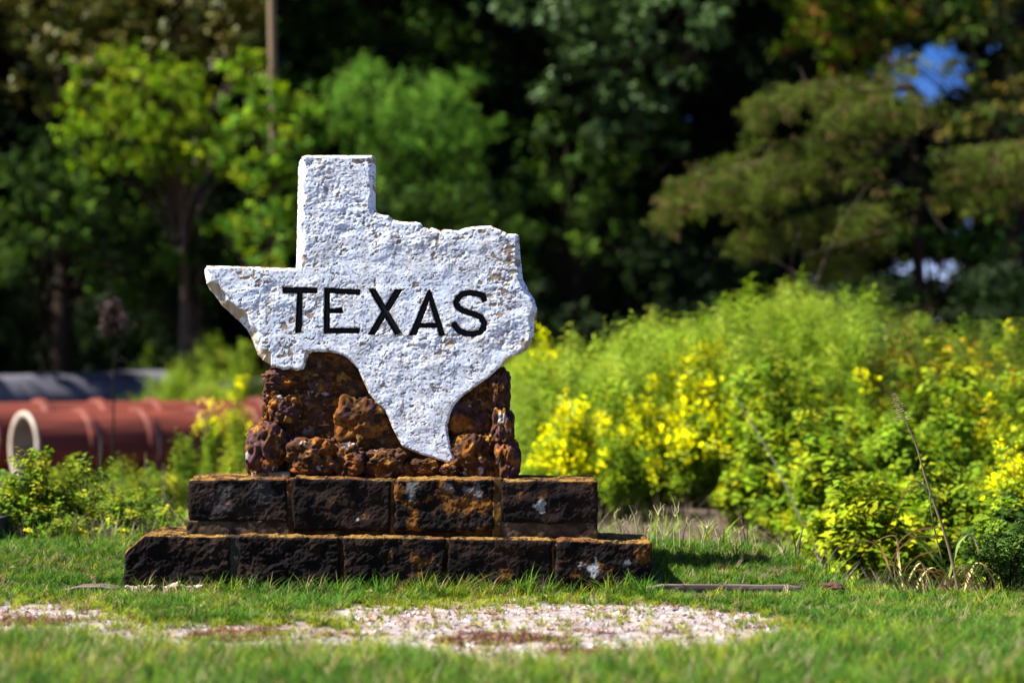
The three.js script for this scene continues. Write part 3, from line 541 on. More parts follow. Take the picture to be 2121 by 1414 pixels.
// clumps: [px, py, distance, rx px, ry px]
function tree({ name = 'tree', label, category = 'tree', group, seed, trunk, trunkR = 0.12, bark = M.bark, height, leaf = LEAF.broad, size = 1, density = 300, pal, clumps, limb = 0.022, material = M.leaf }) {
  const [tpx, td] = trunk, x = (tpx - CX) / F * td, z = CZ - td, o = thing(name, new THREE.Vector3(x, groundY(x, z), z), label, category, group), R = rng(seed), items = [];
  const cl = clumps.map(([px, py, d, rx, ry]) => [at(px, py, d), rx / F * d, ry / F * d]);
  for (const [c, rx, ry] of cl) fillClump(items, R, c.clone().sub(o.position), rx, ry, (rx + ry) / 2, Math.max(6, Math.round(density * rx * ry)), size, pal, 0.8);
  scatter('crown', leaf, material, items, o);
  if (height) grow(o, 'trunk', [o.position.clone().setY(o.position.y - 0.1), o.position.clone().add(new THREE.Vector3(0.1, height * 0.5, 0)), o.position.clone().add(new THREE.Vector3(-0.05, height, 0.1))], trunkR, trunkR * 0.4, bark, 9);
  limbs(o, o.position, cl, bark, limb);
  return o;
}
function cloud(seed, n, x0, x1, y0, y1, d0, d1, r0, r1, flat = 0.75) { const R = rng(seed), out = []; for (let i = 0; i < n; i++) { const r = mix(r0, r1, R()); out.push([mix(x0, x1, R()), mix(y0, y1, R()), mix(d0, d1, R()), r, r * (flat + 0.3 * R())]); } return out; }
const OLIVE = [[0.13, 0.125, 0.014], [0.10, 0.105, 0.012], [0.17, 0.135, 0.022], [0.08, 0.11, 0.012]], YGREEN = [[0.18, 0.29, 0.006], [0.14, 0.26, 0.008], [0.24, 0.31, 0.008]], FRESH = [[0.12, 0.27, 0.022], [0.15, 0.29, 0.03], [0.09, 0.22, 0.018]], MID = [[0.036, 0.085, 0.006], [0.05, 0.10, 0.008], [0.026, 0.06, 0.007]], DEEPSHADE = [[0.013, 0.028, 0.006], [0.017, 0.034, 0.008], [0.011, 0.023, 0.006]], GREYG = [[0.08, 0.14, 0.04], [0.065, 0.12, 0.03], [0.055, 0.11, 0.02]], CEDAR = [[0.085, 0.115, 0.012], [0.10, 0.13, 0.018], [0.13, 0.095, 0.034], [0.065, 0.10, 0.011], [0.115, 0.15, 0.014]];  // deep-wood leaves are darkened beyond real foliage, wood shade put into the colour

// The wood behind: one mass, shade put into its leaf colour, that thins out towards the upper corner where sky shows.
{
  const R = rng(77), items = [];
  const gap = (px, py) => Math.max(bump(px, py, 1915, 165, 125, 75), bump(px, py, 1925, 572, 100, 32)) + 0.45 * n3(px * 0.022, py * 0.022, 5);
  for (let i = 0; i < 105000; i++) {
    const d = mix(29.5, 42, R()), px = mix(-1500, 2700, R()), py = mix(-420, 790, R());
    if (gap(px, py) > 0.12 && px > 1650 && R() < 0.985) continue;
    const p = at(px, py, d);
    items.push({ m: place(p.x, p.y, p.z, (R() - 0.5) * 2.4, R() * 6.28, (R() - 0.5) * 2.4, 1.7 + R()), c: tint(R, DEEPSHADE) });
  }
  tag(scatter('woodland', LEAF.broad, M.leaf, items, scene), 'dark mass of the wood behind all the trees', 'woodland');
}
const T = [
  { label: 'tall tree with brownish olive sunlit leaves at the wood edge', seed: 1, trunk: [120, 24.6], height: 8, trunkR: 0.16, pal: OLIVE, material: M.glossy, clumps: [...cloud(51, 30, -20, 560, -10, 260, 23.2, 24.2, 22, 48), [90, 60, 23.9, 95, 60], [230, 40, 23.9, 110, 60], [180, 130, 23.6, 100, 60], [360, 90, 23.8, 90, 60], [70, 190, 23.6, 70, 50], [300, 190, 23.5, 80, 50], [460, 40, 23.9, 80, 60], [480, 130, 23.7, 70, 50], ...cloud(3, 24, -420, 560, -640, -70, 24.6, 30, 100, 170)] },
  { label: 'bright yellow-green tree glowing in the sun left of the pole', seed: 2, trunk: [375, 23.6], height: 3.6, trunkR: 0.07, bark: M.pink, pal: YGREEN, size: 0.78, density: 430, clumps: [...cloud(52, 26, 140, 520, 120, 400, 22.6, 23.5, 20, 40), [265, 200, 22.9, 80, 45], [350, 170, 22.9, 60, 40], [230, 270, 22.9, 70, 45], [320, 265, 22.9, 75, 50], [400, 240, 23, 60, 45], [210, 340, 22.9, 60, 35], [300, 345, 22.9, 70, 35], [390, 330, 22.9, 55, 40], [450, 300, 23.1, 50, 40], [260, 130, 23.2, 70, 40]] },
  { name: 'shrub', category: 'shrub', label: 'dim shaded bush round the trunks under the yellow-green tree', seed: 14, trunk: [390, 24], pal: MID, leaf: LEAF.small, size: 1.2, density: 380, clumps: [...cloud(65, 22, 260, 500, 400, 640, 23.2, 24.2, 24, 46)] },
  { label: 'dim green bushy tree low at the shaded wood edge', seed: 3, trunk: [90, 25], height: 1.6, trunkR: 0.07, pal: MID, clumps: [...cloud(53, 34, -20, 360, 300, 600, 23, 24.6, 20, 42), [40, 350, 23, 70, 45], [110, 400, 23, 80, 50], [200, 420, 23, 70, 50], [40, 450, 23, 60, 50], [150, 490, 23, 80, 40], [260, 470, 23.4, 60, 40], [270, 530, 23.6, 40, 30]] },
  { label: 'young fresh green tree leafing round the wooden pole', seed: 4, trunk: [540, 22.6], height: 2.2, trunkR: 0.05, pal: [...YGREEN, ...FRESH], leaf: LEAF.broad, size: 0.8, density: 430, clumps: [...cloud(54, 22, 430, 690, 150, 580, 22.2, 23.4, 18, 38), [560, 210, 22.6, 60, 50], [620, 240, 22.8, 55, 50], [510, 270, 22.4, 55, 45], [580, 300, 22.3, 60, 40], [530, 360, 22.3, 55, 40], [610, 370, 22.6, 50, 45], [540, 440, 22.2, 60, 35], [600, 480, 22.3, 40, 50], [510, 500, 22.3, 50, 40], [560, 545, 22.2, 60, 35], [480, 470, 22.6, 35, 25], [460, 330, 22.8, 30, 25], [650, 300, 22.8, 40, 40]] },
  { label: 'feathery light green rounded tree above the panhandle of the slab', seed: 5, trunk: [860, 23.8], height: 2.8, trunkR: 0.07, pal: FRESH, leaf: LEAF.narrow, size: 0.9, density: 620, clumps: [...cloud(55, 24, 670, 1030, 130, 440, 22.6, 23.8, 18, 36), [760, 190, 23, 60, 45], [850, 220, 22.8, 85, 60], [930, 210, 23, 60, 50], [720, 260, 23, 55, 50], [800, 290, 22.8, 80, 60], [900, 310, 22.8, 80, 60], [970, 280, 23.2, 45, 60], [830, 370, 23, 90, 50], [740, 340, 23.2, 50, 50], [930, 390, 23.2, 60, 50], [760, 150, 23.4, 35, 30], [700, 200, 23.4, 35, 30]] },
  { label: 'dull green lower bush directly behind the top of the slab', seed: 6, trunk: [900, 22.5], height: 1.8, trunkR: 0.05, pal: MID, leaf: LEAF.small, size: 1.1, density: 700, clumps: [...cloud(56, 24, 760, 1090, 380, 600, 22, 23.6, 20, 38), [830, 420, 22, 60, 45], [900, 440, 22, 70, 45], [970, 430, 22.2, 55, 45], [860, 500, 22, 70, 45], [950, 500, 22.2, 60, 50], [1010, 480, 22.6, 40, 45]] },
  { label: 'tall dark tree with grey-green shining leaves in the middle of the wood', seed: 7, trunk: [1230, 27.5], height: 9, trunkR: 0.2, pal: GREYG, material: M.glossy, clumps: [...cloud(57, 34, 1040, 1520, 0, 320, 23.8, 24.8, 16, 36), [1160, 50, 24.2, 80, 55], [1270, 40, 24.2, 90, 60], [1310, 110, 24.2, 70, 50], [1200, 140, 24.2, 70, 50], [1260, 200, 24.2, 80, 45], [1330, 230, 24.2, 45, 50], [1240, 280, 24.2, 50, 40], [1480, 60, 24.2, 50, 50], [1060, 20, 24.2, 50, 50], [1430, 170, 24.2, 35, 30], ...cloud(9, 20, 850, 1600, -640, -70, 25, 30, 110, 180)] },
  { label: 'dark green tree filling the wood above the feathery tree', seed: 8, trunk: [780, 28], height: 8, trunkR: 0.18, pal: MID, clumps: [...cloud(58, 24, 560, 1040, 0, 200, 25.5, 27.5, 20, 42), [640, 60, 27, 70, 60], [760, 70, 27, 80, 60], [880, 70, 27, 80, 60], [980, 130, 27.5, 60, 60], [700, 140, 26.5, 60, 30], [620, 150, 27, 40, 50], ...cloud(12, 20, 480, 1000, -640, -70, 25, 30, 110, 180)] },
  { label: 'shadowy tree with a few bright leaves beside the slab shoulder', seed: 9, trunk: [1180, 25.5], height: 4.2, trunkR: 0.1, pal: [...MID, [0.08, 0.16, 0.015]], density: 230, clumps: [...cloud(59, 40, 1040, 1460, 230, 620, 25, 27, 12, 28), [1190, 330, 25, 70, 60], [1260, 380, 25, 60, 60], [1130, 400, 25.4, 60, 60], [1210, 450, 25, 60, 45], [1300, 330, 25.5, 50, 60], [1100, 300, 26, 50, 50], [1090, 500, 25.4, 50, 50], [1220, 520, 25, 50, 30], [1300, 480, 25.5, 40, 40]] },
  { label: 'yellow-green tree with orange flecks near the patch of blue sky', seed: 10, trunk: [1740, 27], height: 6, trunkR: 0.12, pal: [...YGREEN, ...YGREEN, [0.30, 0.13, 0.03], [0.12, 0.11, 0.03]], clumps: [...cloud(60, 24, 1600, 1900, 0, 200, 25, 26.2, 14, 32), [1700, 30, 25.5, 60, 40], [1780, 20, 25.5, 70, 45], [1720, 90, 25.3, 50, 40], [1790, 100, 25.3, 60, 40], [1850, 50, 25.6, 50, 40], [1660, 20, 26, 40, 30], [1800, 160, 25.6, 35, 30], [1740, 150, 25.6, 40, 25], ...cloud(15, 7, 1560, 1900, -450, -60, 25, 28, 80, 130)] },
  { label: 'dark tall tree closing the view at the blue sky patch', seed: 11, trunk: [2090, 25], height: 8, trunkR: 0.17, pal: [...MID, ...OLIVE, ...DEEPSHADE], clumps: [...cloud(61, 26, 1950, 2140, 0, 470, 24, 25.2, 16, 40), ...cloud(62, 9, 1780, 2060, 70, 240, 24.6, 25.4, 10, 18), [1960, 30, 24.5, 70, 40], [2050, 50, 24, 70, 60], [2110, 140, 24, 40, 80], [2040, 250, 24, 70, 30], [2110, 260, 24, 60, 60], [1980, 270, 24.5, 60, 35], [2080, 380, 24, 70, 60], [1990, 420, 24.5, 60, 50], [1920, 80, 25, 30, 22], [2020, 185, 24.4, 14, 28], [1830, 70, 25, 30, 20], ...cloud(18, 9, 1850, 2250, -500, -40, 23.5, 27, 90, 150)] },
  { label: 'deep green bush under the drooping conifer boughs', seed: 12, trunk: [1930, 20.5], height: 1.4, trunkR: 0.05, pal: [...MID, [0.03, 0.10, 0.02]], leaf: LEAF.small, size: 1.1, density: 560, clumps: [[1910, 490, 20, 50, 35], [1970, 510, 20, 50, 35], [1860, 500, 20.3, 30, 30], [2050, 520, 20, 60, 40], [2010, 620, 19.6, 90, 22], [2100, 610, 19.6, 60, 35], [1900, 625, 19.6, 60, 18]] },
];
T.forEach(tree);
{ // shaded undergrowth at the foot of the wood, unseen canopy added for shade, and the trunks that show in it
  const R = rng(301), items = [];
  for (const [px, py, d, rx, ry] of [...cloud(31, 30, -60, 430, 560, 745, 25.5, 28, 50, 80), ...cloud(41, 90, -1300, -80, -500, 740, 23, 30, 70, 140), ...cloud(42, 40, -500, 1900, -700, -150, 24.5, 30, 110, 180), ...cloud(33, 46, 1030, 1560, 520, 700, 24, 29, 50, 90), ...cloud(34, 40, -60, 700, 300, 560, 26.5, 30, 60, 100), ...cloud(36, 44, 950, 1700, 60, 520, 28, 31, 60, 110), ...cloud(37, 22, 1560, 2160, 600, 700, 21, 26, 50, 90), ...cloud(38, 16, 1620, 1850, 250, 540, 26, 30, 50, 70)]) fillClump(items, R, at(px, py, d), rx / F * d, ry / F * d, rx / F * d, Math.round(150 * rx * ry / F / F * d * d), 1.2, DEEPSHADE);
  tag(scatter('undergrowth', LEAF.broad, M.leaf, items, scene), 'deeply shaded undergrowth and lower boughs of the wood with unseen canopy added for shade', 'undergrowth');
  const brownTrunk = (px0, py0, px1, py1, d, r, label) => { const a = at(px0, py0, d), b = at(px1, py1, d), o = thing('slim_tree', a, label, 'tree'); grow(o, 'trunk', [a, a.clone().lerp(b, 0.5).add(new THREE.Vector3(0.04, 0, 0)), b], r, r * 0.7, M.pink, 9); grow(o, 'branch', [a.clone().lerp(b, 0.6), a.clone().lerp(b, 0.8).add(new THREE.Vector3(0.25, 0.3, 0))], r * 0.5, r * 0.2, M.pink); };
  brownTrunk(378, 770, 372, 300, 23.4, 0.055, 'slim pinkish brown trunk left of the slab arm');
  brownTrunk(408, 760, 404, 250, 24.6, 0.06, 'darker slim trunk close behind the pinkish trunk');
  // pole
  const a = at(580, 800, 23), b = at(560, -120, 23); a.y = groundY(a.x, a.z) - 0.2;
  const pole = thing('utility_pole', a, 'tall slim tan wooden pole standing among the leaves behind the slab', 'pole'); const m = grow(pole, 'pole_shaft', [a, b], 0.062, 0.052, mat({ color: new THREE.Color(0.17, 0.115, 0.06), roughness: 0.9 }), 14); m.geometry = tube([a, b].map((p) => p.clone().sub(a)), 0.062, 0.05, 16, 24);
}
{ // conifer: boughs with drooping sprays
  const d0 = 19.5, x = (1915 - CX) / F * (d0 + 0.6), z = CZ - d0 - 0.6, o = thing('conifer', new THREE.Vector3(x, groundY(x, z), z), 'olive conifer spreading long drooping boughs towards the slab', 'tree'), R = rng(501), items = [];
  grow(o, 'trunk', [new THREE.Vector3(x, -0.4, z), at(1898, 400, d0 + 0.3), at(1890, 240, d0 + 0.2)], 0.075, 0.03, M.bark, 9);
  const boughs = [
    [[1890, 270], [1760, 285], [1620, 300], [1480, 345], [1400, 400], [1375, 440]], [[1890, 300], [1780, 330], [1680, 350], [1600, 385], [1530, 415]], [[1895, 180], [1800, 190], [1700, 180], [1600, 200], [1565, 225]],
    [[1895, 330], [1990, 320], [2080, 310], [2180, 290]], [[1890, 390], [1800, 420], [1700, 450], [1600, 475], [1520, 500]], [[1890, 350], [1840, 390], [1790, 440], [1740, 480]], [[1895, 230], [1840, 210], [1770, 230], [1700, 265]],
    [[1895, 400], [1980, 370], [2060, 380], [2140, 360]], [[1900, 120], [1840, 140], [1790, 190], [1740, 230]], [[1895, 440], [1830, 470], [1760, 520], [1690, 540]], [[1880, 300], [1720, 310], [1560, 350], [1450, 400]], [[1890, 240], [1900, 215], [1860, 225], [1800, 260]],
  ];
  const tubes = [];
  boughs.forEach((b, k) => {
    const dd = d0 - 0.9 + R() * 1.6, pts = b.map(([px, py], i) => at(px, py, mix(d0, dd, i / (b.length - 1)))), curve = new THREE.CatmullRomCurve3(pts);
    tubes.push(tube(pts.map((p) => p.clone().sub(o.position)), 0.032, 0.006, 5));
    const n = Math.round(curve.getLength() * 46);
    for (let i = 0; i < n; i++) {
      const t = 0.12 + 0.88 * Math.pow(R(), 0.7), p = curve.getPoint(t), spread = 0.07 + 0.13 * (1 - t);
      for (let q = 0; q < 3; q++) items.push({ m: place(p.x + (R() - 0.5) * 2 * spread - o.position.x, p.y + 0.06 - Math.pow(R(), 1.4) * (0.17 + 0.8 * spread) - o.position.y, p.z + (R() - 0.5) * 0.8 - o.position.z, 1.5 + R() * 1.0, R() * 6.28, (R() - 0.5) * 0.9, 0.55 + 0.35 * R()), c: tint(R, CEDAR) });
    }
  });
  for (const g of tubes) part('bough', g, M.bark, o);
  scatter('crown', LEAF.pinna, M.leaf, items, o);
  const bare1 = [[[1740, 620], [1640, 560], [1580, 520]], [[1860, 470], [1760, 500], [1660, 530]], [[1680, 630], [1700, 560], [1740, 470], [1800, 380]], [[1660, 480], [1640, 520], [1650, 600]], [[1668, 170], [1660, 145], [1655, 138]], [[1960, 480], [1930, 440], [1915, 400]], [[1590, 330], [1540, 345], [1515, 360]]];
  for (const b of bare1) part('dead_branch', tube(b.map(([px, py]) => at(px, py, 19).sub(o.position)), 0.008, 0.003, 5), M.pink, o);
}

// Leafy plants: stems that fan out of one root, leaves along them, plumes at the tips.
const floret = (() => { const R = rng(5), pos = []; for (let i = 0; i < 16; i++) { const a = R() * 6.28, h = R(), r = 0.05 * (1 - h * 0.8) * (0.4 + 0.6 * R()); leafTo(pos, new THREE.Vector3(Math.cos(a) * r, h * 0.12, Math.sin(a) * r), new THREE.Vector3(Math.cos(a), 0.6, Math.sin(a)).normalize(), new THREE.Vector3(-Math.sin(a), 0, Math.cos(a)), 0.026, 0.02, 0.002); } return rawGeo(pos); })();
function plant({ name, label, category, group, seed, px, top, d, spread = 60, stems = 16, leaf = LEAF.narrow, leafSize = 0.8, perStem = 26, from = 0.15, pal, plume = 0, plumePal, droop = 0.15, stemR = 0.004, stemMat = M.stem, plumeSize = 1, base }) {
  const x = (px - CX) / F * d, z = CZ - d, gy = groundY(x, z), o = thing(name, new THREE.Vector3(x, gy, z), label, category, group), R = rng(seed), w = spread / F * d, H = EYE + (HORIZON - top) / F * d - gy, tubes = [], leaves = [], flowers = [];
  for (let s = 0; s < stems; s++) {
    const a = R() * 6.283, r = Math.sqrt(R()), h = H * (1 - 0.42 * r * r) * (0.72 + 0.3 * R()), bx = Math.cos(a) * r * w * 0.45, bz = Math.sin(a) * r * w * 0.45, tx = Math.cos(a) * r * w, tz = Math.sin(a) * r * w;
    const pts = [new THREE.Vector3(bx, -0.03, bz), new THREE.Vector3(mix(bx, tx, 0.35), h * 0.5, mix(bz, tz, 0.35)), new THREE.Vector3(tx, h * (1 - droop * r), tz)], curve = new THREE.CatmullRomCurve3(pts);
    tubes.push(tube(pts, stemR, stemR * 0.4, 4));
    for (let i = 0; i < perStem; i++) { const t = mix(from, 1, Math.pow(R(), 0.8)), p = curve.getPoint(t), j = 0.05 + 0.12 * w * R(); leaves.push({ m: place(p.x + (R() - 0.5) * j * 2, p.y + (R() - 0.5) * 0.05, p.z + (R() - 0.5) * j * 2, (R() - 0.5) * 1.3, R() * 6.28, (R() - 0.5) * 1.3, leafSize * (0.6 + 0.7 * R())), c: tint(R, pal, 0.75) }); }
    if (R() < plume) { const p = curve.getPoint(1); for (let i = 0; i < 9; i++) { const q = R(); flowers.push({ m: place(p.x + (R() - 0.5) * 0.27 * (1.1 - q), p.y - 0.13 + 0.26 * q, p.z + (R() - 0.5) * 0.27 * (1.1 - q), (R() - 0.5) * 1.6, R() * 6.28, (R() - 0.5) * 1.6, plumeSize * (0.6 + 0.6 * R())), c: tint(R, R() < 0.28 ? LIMEL : plumePal, 0.4) }); } }
  }
  part('stem', mergeGeometries(tubes), stemMat, o);
  scatter('foliage', leaf, M.leaf, leaves, o);
  if (flowers.length) scatter('flower_plume', floret, M.petal, flowers, o);
  return o;
}
const LIMEL = [[0.28, 0.37, 0.022], [0.24, 0.34, 0.022], [0.33, 0.39, 0.04], [0.16, 0.25, 0.016]], GOLD = [[0.78, 0.76, 0.001], [0.70, 0.70, 0.001], [0.80, 0.72, 0.002]], BLADE = [[0.19, 0.31, 0.010], [0.24, 0.35, 0.012], [0.13, 0.23, 0.010]], RUSTY = [[0.62, 0.36, 0.012], [0.55, 0.40, 0.012], [0.40, 0.28, 0.02]], VINE = [[0.26, 0.33, 0.008], [0.36, 0.38, 0.008], [0.15, 0.24, 0.008], [0.09, 0.15, 0.006]], WEED = [[0.14, 0.23, 0.010], [0.20, 0.29, 0.012], [0.09, 0.16, 0.010], [0.34, 0.34, 0.015]];
const gGold = 'goldenrod plants in bloom in the thicket', lGold = 'yellow-topped goldenrod plant among its like in the thicket beside the monument';
// the tallest, singled out
plant({ name: 'shrub', label: 'tallest pale yellow-green shrub rising above the goldenrod thicket', category: 'shrub', seed: 21, px: 1650, top: 575, d: 16.5, spread: 165, stems: 110, perStem: 56, leaf: LEAF.narrow, leafSize: 0.75, pal: LIMEL, droop: 0.1 });
plant({ name: 'shrub', label: 'second pale shrub, lower, between the tallest shrub and dark wood', category: 'shrub', seed: 22, px: 1340, top: 645, d: 16.8, spread: 110, stems: 60, perStem: 54, pal: LIMEL });
plant({ name: 'shrub', label: 'pale green shrub just past the slab shoulder behind goldenrod', category: 'shrub', seed: 23, px: 1190, top: 690, d: 17, spread: 90, stems: 44, perStem: 50, pal: LIMEL });
plant({ name: 'shrub', label: 'dusky shrub with brown tinge beyond the tallest shrub', category: 'shrub', seed: 24, px: 1900, top: 640, d: 16.5, spread: 110, stems: 54, perStem: 46, pal: [...BLADE, ...OLIVE] });
const gold = (px, top, d, spread, n, pl, extra = {}) => plant({ name: 'goldenrod', label: lGold, category: 'goldenrod', group: gGold, seed: px * 3 + top, px, top, d, spread, stems: n, perStem: 40, leaf: LEAF.narrow, leafSize: 0.6, pal: BLADE, plume: pl, plumePal: GOLD, ...extra });
gold(1450, 675, 15.6, 60, 20, 1, { plumeSize: 1.6, label: 'goldenrod with the highest bright yellow plumes below the tall shrub', group: null });
gold(1440, 790, 14.3, 85, 26, 1, { plumeSize: 1.6, label: 'goldenrod with a broad flat band of brightest yellow plumes', group: null });
gold(1180, 850, 14, 60, 18, 0.9, { plumeSize: 1.6, label: 'goldenrod with yellow plumes nearest the boulders', group: null });
gold(2090, 930, 11.2, 60, 20, 1, { label: 'goldenrod cut off by the picture edge above the dark weed', group: null });
gold(1930, 670, 15.5, 80, 22, 0.7, { plumePal: RUSTY, label: 'goldenrod gone orange-brown beyond the tall grass seed head', group: null });
for (const [px, top, d, sp, n, pl, label] of [[1120, 690, 15.4, 40, 10, 0.7, 'goldenrod peeping out just past the edge of the slab'], [1260, 760, 15, 60, 16, 0.6, 'goldenrod halfway between the boulders and the brightest plumes'], [1330, 800, 14.4, 55, 16, 0.7, 'goldenrod directly beside the broad bright band of plumes'], [1530, 760, 15, 60, 16, 0.6, 'goldenrod behind the top of the leaning stick'], [1590, 800, 14.6, 60, 16, 0.5, 'goldenrod just beyond the leaning stick, half green'], [1290, 870, 13.8, 60, 16, 0.4, 'low goldenrod with few plumes above the dark hollow'], [1120, 900, 14, 50, 12, 0.5, 'short goldenrod close behind the upper step'], [1680, 770, 14.8, 70, 18, 0.25, 'mostly green goldenrod under the tallest shrub'], [1770, 790, 14.4, 70, 18, 0.25, 'mostly green goldenrod left of the long seed head'], [1870, 730, 15, 70, 18, 0.7, 'yellow and orange goldenrod straight above the seed head'], [2000, 740, 14.6, 70, 20, 0.6, 'goldenrod with orange-yellow plumes among brown stems'], [2080, 690, 15, 70, 20, 0.6, 'highest orange-tinged goldenrod by the picture edge'], [1990, 820, 13.6, 70, 20, 0.4, 'green goldenrod behind the yellowing bush and tall grass'], [2100, 800, 13.4, 60, 18, 0.4, 'green goldenrod by the picture edge over the yellow one'], [1400, 740, 15.8, 60, 16, 0.5, 'goldenrod between the second pale shrub and the bright plumes']]) gold(px, top, d, sp, n, pl, { label, plumePal: px > 1850 ? [...RUSTY, ...GOLD] : GOLD });
// leafy bushes in front of the goldenrod
const bush = (px, top, d, spread, n, label, pal = VINE, extra = {}) => plant({ name: 'leafy_bush', label, category: 'bush', seed: px + top * 7, px, top, d, spread, stems: n, perStem: 52, leaf: LEAF.vine, leafSize: 0.8, pal, stemR: 0.005, stemMat: M.bark, from: 0.1, ...extra });
bush(1390, 890, 14.4, 100, 34, 'green leafy bush with a dark hollow below the bright goldenrod', [...BLADE, ...VINE]);
bush(1240, 930, 14.6, 70, 24, 'low leafy bush close behind the end of the upper step', [...BLADE, ...MID]);
bush(1600, 900, 13.6, 90, 34, 'leafy bush where the leaning bare stick stands', [...BLADE, ...VINE]);
bush(1790, 990, 11, 110, 50, 'yellow-leaved bush at the lawn edge before the tall grass', [[0.36, 0.40, 0.008], [0.30, 0.36, 0.008], [0.15, 0.24, 0.008]]);
bush(1960, 960, 11.4, 100, 44, 'yellowing bush directly behind the tall arching grass', [...VINE, ...BLADE]);
bush(1730, 880, 12.6, 90, 34, 'mid green bush behind the yellow-leaved bush', [...BLADE, ...VINE]);
bush(1860, 850, 12.8, 90, 34, 'green upright bush behind the seed head', BLADE);
bush(2070, 1030, 10.6, 80, 36, 'shadowed bush at the picture edge behind the dark weed', [...BLADE, ...MID]);
bush(1540, 980, 13.6, 50, 16, 'small yellow-leaved bush beside the brown bare earth', VINE);
// pale plants behind the pipes, and weeds in front of them
const pale = (px, top, d, spread, n, label, pal = LIMEL, extra = {}) => plant({ name: 'shrub', label, category: 'shrub', seed: px * 5 + top, px, top, d, spread, stems: n, perStem: 44, pal, leafSize: 0.75, ...extra });
pale(420, 655, 23, 90, 46, 'pale green shrub under the pointed arm of the slab', [...LIMEL, ...BLADE]);
pale(500, 700, 22.6, 80, 40, 'light green shrub between the arm and the red pipes', [...LIMEL, ...BLADE]);
pale(330, 770, 22.4, 90, 36, 'low light green shrub hiding the end of the grey pipe', [...LIMEL, ...BLADE]);
pale(430, 775, 21.8, 80, 36, 'bright shrub directly behind the red clay pipes', LIMEL);
pale(300, 700, 27, 70, 26, 'dim green shrub beyond the grey pipe', [...BLADE, ...MID]);
pale(180, 735, 27.2, 70, 22, 'small dim shrub above the grey pipe at the dark wood', MID);
gold(492, 745, 16.6, 16, 5, 1, { label: 'goldenrod with yellow tips right under the slab arm', group: null });
gold(440, 800, 15.2, 13, 5, 0.9, { label: 'goldenrod standing before the red clay pipes', group: null });
gold(455, 960, 12.4, 22, 6, 0.5, { label: 'small bright green shoot at the edge of the upper step', group: null, pal: LIMEL });
gold(385, 880, 14.6, 10, 4, 0.2, { label: 'slim green shoots before the clay pipe collar', group: null });
const weed = (px, top, d, spread, n, label, extra = {}) => plant({ name: 'weed', label, category: 'weed', seed: px * 7 + top, px, top, d, spread, stems: n, perStem: 15, leaf: LEAF.vine, leafSize: 0.6, pal: WEED, droop: 0.35, ...extra });
weed(60, 900, 10.9, 80, 34, 'leafy weed clump before the open pipe end');
weed(165, 915, 11, 70, 28, 'leafy weed clump with upright shoots beside the open pipe');
weed(20, 985, 10.6, 60, 26, 'yellow-green weed clump near the black post');
weed(240, 1000, 10.9, 70, 24, 'lower weed clump before the shaded clay pipes');
weed(110, 1040, 10.6, 70, 24, 'dense low weeds at the lawn edge below the open pipe');
weed(330, 1050, 11, 60, 18, 'sparse weeds beside the end of the lower step');
weed(130, 925, 13.4, 60, 12, 'tall thin weeds between the lawn edge and the open pipe', { leaf: LEAF.narrow, leafSize: 0.7 });
weed(255, 935, 14, 70, 12, 'tall thin weeds before the shaded red pipe sections', { leaf: LEAF.narrow, leafSize: 0.7 });
weed(345, 930, 14.4, 60, 11, 'feathery weeds before the rusty pipe collar', { leaf: LEAF.narrow, leafSize: 0.7 });
weed(500, 900, 14.6, 60, 12, 'feathery weeds before the far end of the red pipes', { leaf: LEAF.narrow, leafSize: 0.7 });
weed(290, 1010, 11.3, 90, 26, 'scattered weeds among dry grass near the sloping corner block');
weed(390, 1040, 11.6, 60, 16, 'thin weeds close behind the lower step');
weed(205, 900, 11.2, 26, 6, 'single tall weed shoot just past the pipe rim');
